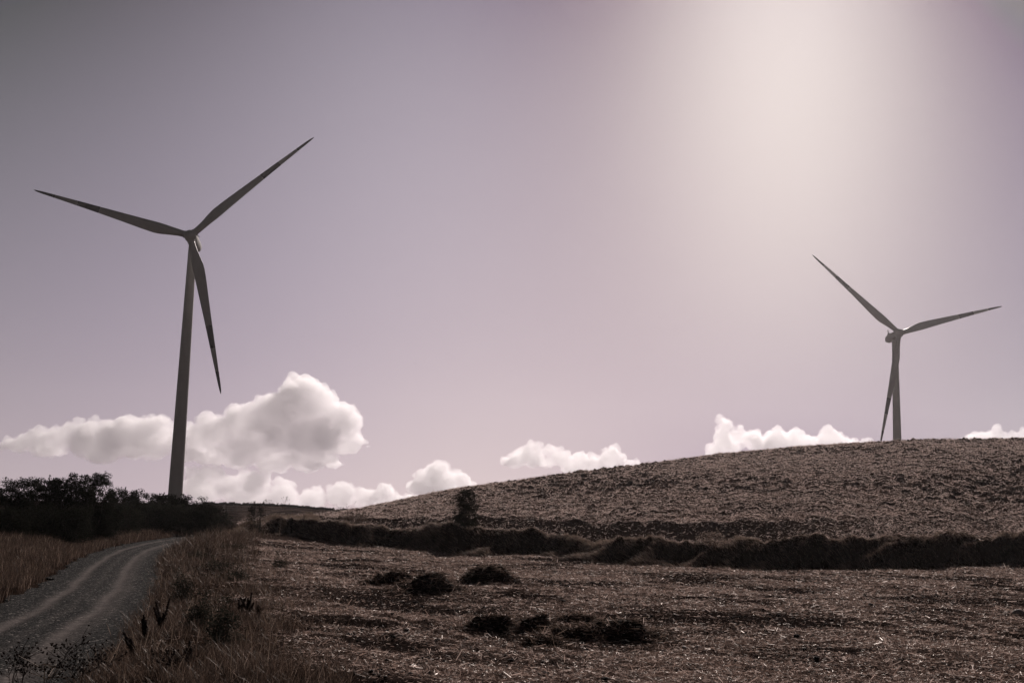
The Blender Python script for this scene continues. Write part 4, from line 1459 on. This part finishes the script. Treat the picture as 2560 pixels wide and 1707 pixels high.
M_CLOUD = mat_cloud("cloud_vapour", 0.013, 0.5, (0.999, 0.992, 0.998))
CD = 8000.0
tex1 = bpy.data.textures.new("cloud_big", 'CLOUDS'); tex1.noise_scale = 210.0; tex1.noise_depth = 3
tex3 = bpy.data.textures.new('cloud_fine', 'CLOUDS'); tex3.noise_scale = 30.0; tex3.noise_depth = 2
tex2 = bpy.data.textures.new("cloud_small", 'CLOUDS'); tex2.noise_scale = 70.0; tex2.noise_depth = 5


def cloud(label, blobs, seed, dens=None, dist=CD, voxel=6.0):
    """blobs: (px, py, radius in photograph px, flatness)"""
    rg = np.random.default_rng(seed)
    pxm = dist / F
    bm = bmesh.new()
    cxy = at_dist(blobs[0][0], blobs[0][1], dist)
    for (px, py, rp, flat) in blobs:
        c = at_dist(px, py, dist + rg.uniform(-60, 60))
        R = rp * pxm
        cl = [(np.zeros(3), R * 0.9)]
        for k in range(16):
            v_ = rg.normal(0, 1, 3)
            v_ /= np.linalg.norm(v_)
            v_[2] = v_[2] * 0.9 + 0.25
            cl.append((v_ * R * rg.uniform(0.55, 0.85), R * rg.uniform(0.16, 0.42)))
        for off, r in cl:
            off = off * np.array([1, 1, flat])
            M = Matrix.Translation(Vector([float(q_) for q_ in (c + off - cxy)])) @ Matrix.Diagonal((1, 0.9, max(0.4, flat), 1))
            bmesh.ops.create_icosphere(bm, subdivisions=3, radius=r, matrix=M)
    me = bpy.data.meshes.new("cloud")
    bm.to_mesh(me)
    bm.free()
    o = link("cloud", me, M_CLOUD, loc=[float(q_) for q_ in cxy])
    rm = o.modifiers.new("remesh", 'REMESH'); rm.mode = 'VOXEL'; rm.voxel_size = voxel
    d1 = o.modifiers.new("d1", 'DISPLACE'); d1.texture = tex1; d1.strength = 85; d1.mid_level = 0.5; d1.texture_coords = 'LOCAL'
    d2 = o.modifiers.new("d2", 'DISPLACE'); d2.texture = tex2; d2.strength = 62; d2.mid_level = 0.5; d2.texture_coords = 'LOCAL'
    d3 = o.modifiers.new('d3', 'DISPLACE'); d3.texture = tex3; d3.strength = 30; d3.mid_level = 0.5; d3.texture_coords = 'LOCAL'
    r2 = o.modifiers.new('clean', 'REMESH'); r2.mode = 'VOXEL'; r2.voxel_size = voxel
    tag(o, label, "cloud", "cumulus clouds near the horizon")
    return o


if True:
    cloud("largest cumulus cloud, its tall dome right of the near turbine tower",
          [(760, 1020, 88, 0.95), (700, 1040, 80, 0.9), (835, 1060, 72, 0.9), (620, 1060, 62, .8), (770, 1095, 95, .6), (870, 1100, 45, .7),
           (540, 1080, 60, .65), (600, 1120, 60, .5), (700, 1140, 60, .4), (800, 1145, 50, .4), (490, 1105, 45, .6), (700, 1085, 80, .8), (650, 1100, 70, .8), (740, 1150, 55, .35), (560, 1125, 50, .5), (520, 1140, 40, .4), (860, 1120, 40, .5), (905, 1105, 18, .5), (920, 1115, 10, .5), (600, 1152, 50, .28), (680, 1160, 55, .25), (770, 1162, 50, .22), (830, 1160, 30, .22), (530, 1150, 40, .28), (470, 1135, 36, .4), (480, 1085, 40, .7)], 1)
    cloud("long low cloud bank left of the near turbine tower, reaching the left edge",
          [(395, 1075, 48, .8), (315, 1075, 52, .85), (240, 1090, 45, .8), (180, 1085, 42, .8), (110, 1100, 40, .75), (50, 1115, 34, .6), (420, 1110, 48, .6), (330, 1120, 55, .5), (20, 1118, 20, .5), (75, 1105, 36, .7), (145, 1095, 42, .75), (210, 1105, 48, .7), (275, 1100, 50, .75), (355, 1095, 50, .75), (120, 1125, 45, .4), (250, 1135, 50, .4), (385, 1130, 45, .45)], 2)
    cloud("low bank of cloud lying on the horizon behind the far ridge",
          [(505, 1205, 42, .8), (570, 1215, 42, .8), (640, 1222, 42, .85), (710, 1235, 42, .8), (780, 1245, 38, .7), (850, 1240, 38, .8), (915, 1245, 34, .7), (960, 1240, 36, .9), (1020, 1255, 34, .6), (480, 1180, 22, .8), (520, 1235, 45, .6), (600, 1245, 45, .6), (680, 1255, 45, .5), (760, 1262, 40, .5), (530, 1190, 38, .8), (620, 1200, 36, .8), (655, 1198, 24, .9)], 3)
    cloud("small domed cloud above the crest just left of the sapling", [(1105, 1190, 40, .95), (1068, 1200, 34, .7), (1145, 1203, 38, .75), (1105, 1222, 60, .5), (1170, 1222, 28, .5), (1045, 1215, 26, .5), (1085, 1180, 30, .9)], 4)
    cloud("wispy cloud with two humps over the middle of the hill crest",
          [(1340, 1138, 34, .85), (1290, 1147, 26, .6), (1400, 1145, 34, .7), (1450, 1150, 26, .7), (1530, 1150, 38, .85), (1580, 1165, 30, .6), (1620, 1165, 18, .5), (1480, 1175, 34, .5), (1270, 1152, 16, .5), (1360, 1160, 34, .4), (1430, 1172, 36, .45), (1490, 1160, 30, .7), (1560, 1180, 34, .5), (1310, 1130, 22, .8), (1375, 1128, 24, .8)], 5)
    cloud("cloud with a narrow tower at its left end, left of the far turbine",
          [(1820, 1082, 24, 1.4), (1812, 1055, 15, 1.2), (1830, 1112, 34, .9), (1880, 1100, 32, .9), (1950, 1105, 38, .85), (2010, 1108, 34, .7), (2080, 1100, 38, .85), (2130, 1115, 28, .7), (1790, 1130, 24, .8), (2160, 1118, 14, .6), (1915, 1118, 36, .7), (2045, 1118, 36, .7), (1850, 1090, 26, .9), (1985, 1092, 24, .8), (2105, 1110, 32, .8), (2165, 1105, 9, .9), (1795, 1050, 7, 1.6), (1788, 1068, 5, 1.4)], 6)
    cloud("cloud top peeping over the hill at the right edge", [(2500, 1095, 28, .8), (2440, 1102, 22, .7), (2560, 1103, 30, .8), (2640, 1100, 34, .8), (2400, 1106, 14, .5), (2530, 1096, 24, .8), (2470, 1098, 22, .8)], 7)

# ------------------------------------------------------------------ haze
zmin = float(GZ.min())
m, t, out = new_mat("haze_air")
v = t.nodes.new("ShaderNodeVolumePrincipled")
v.inputs['Color'].default_value = (0.97, 0.93, 0.95, 1)
v.inputs['Density'].default_value = 0.00007
v.inputs['Anisotropy'].default_value = 0.72
t.links.new(v.outputs[0], out.inputs['Volume'])
bm = bmesh.new()
bmesh.ops.create_cube(bm, size=1.0)
me = bpy.data.meshes.new("haze")
bm.to_mesh(me)
bm.free()
o = link("haze", me, m, loc=(0, 0, (150 + zmin - 1) / 2))
o.scale = (3030, 3030, 150 - (zmin - 1))
o['kind'] = 'stuff'
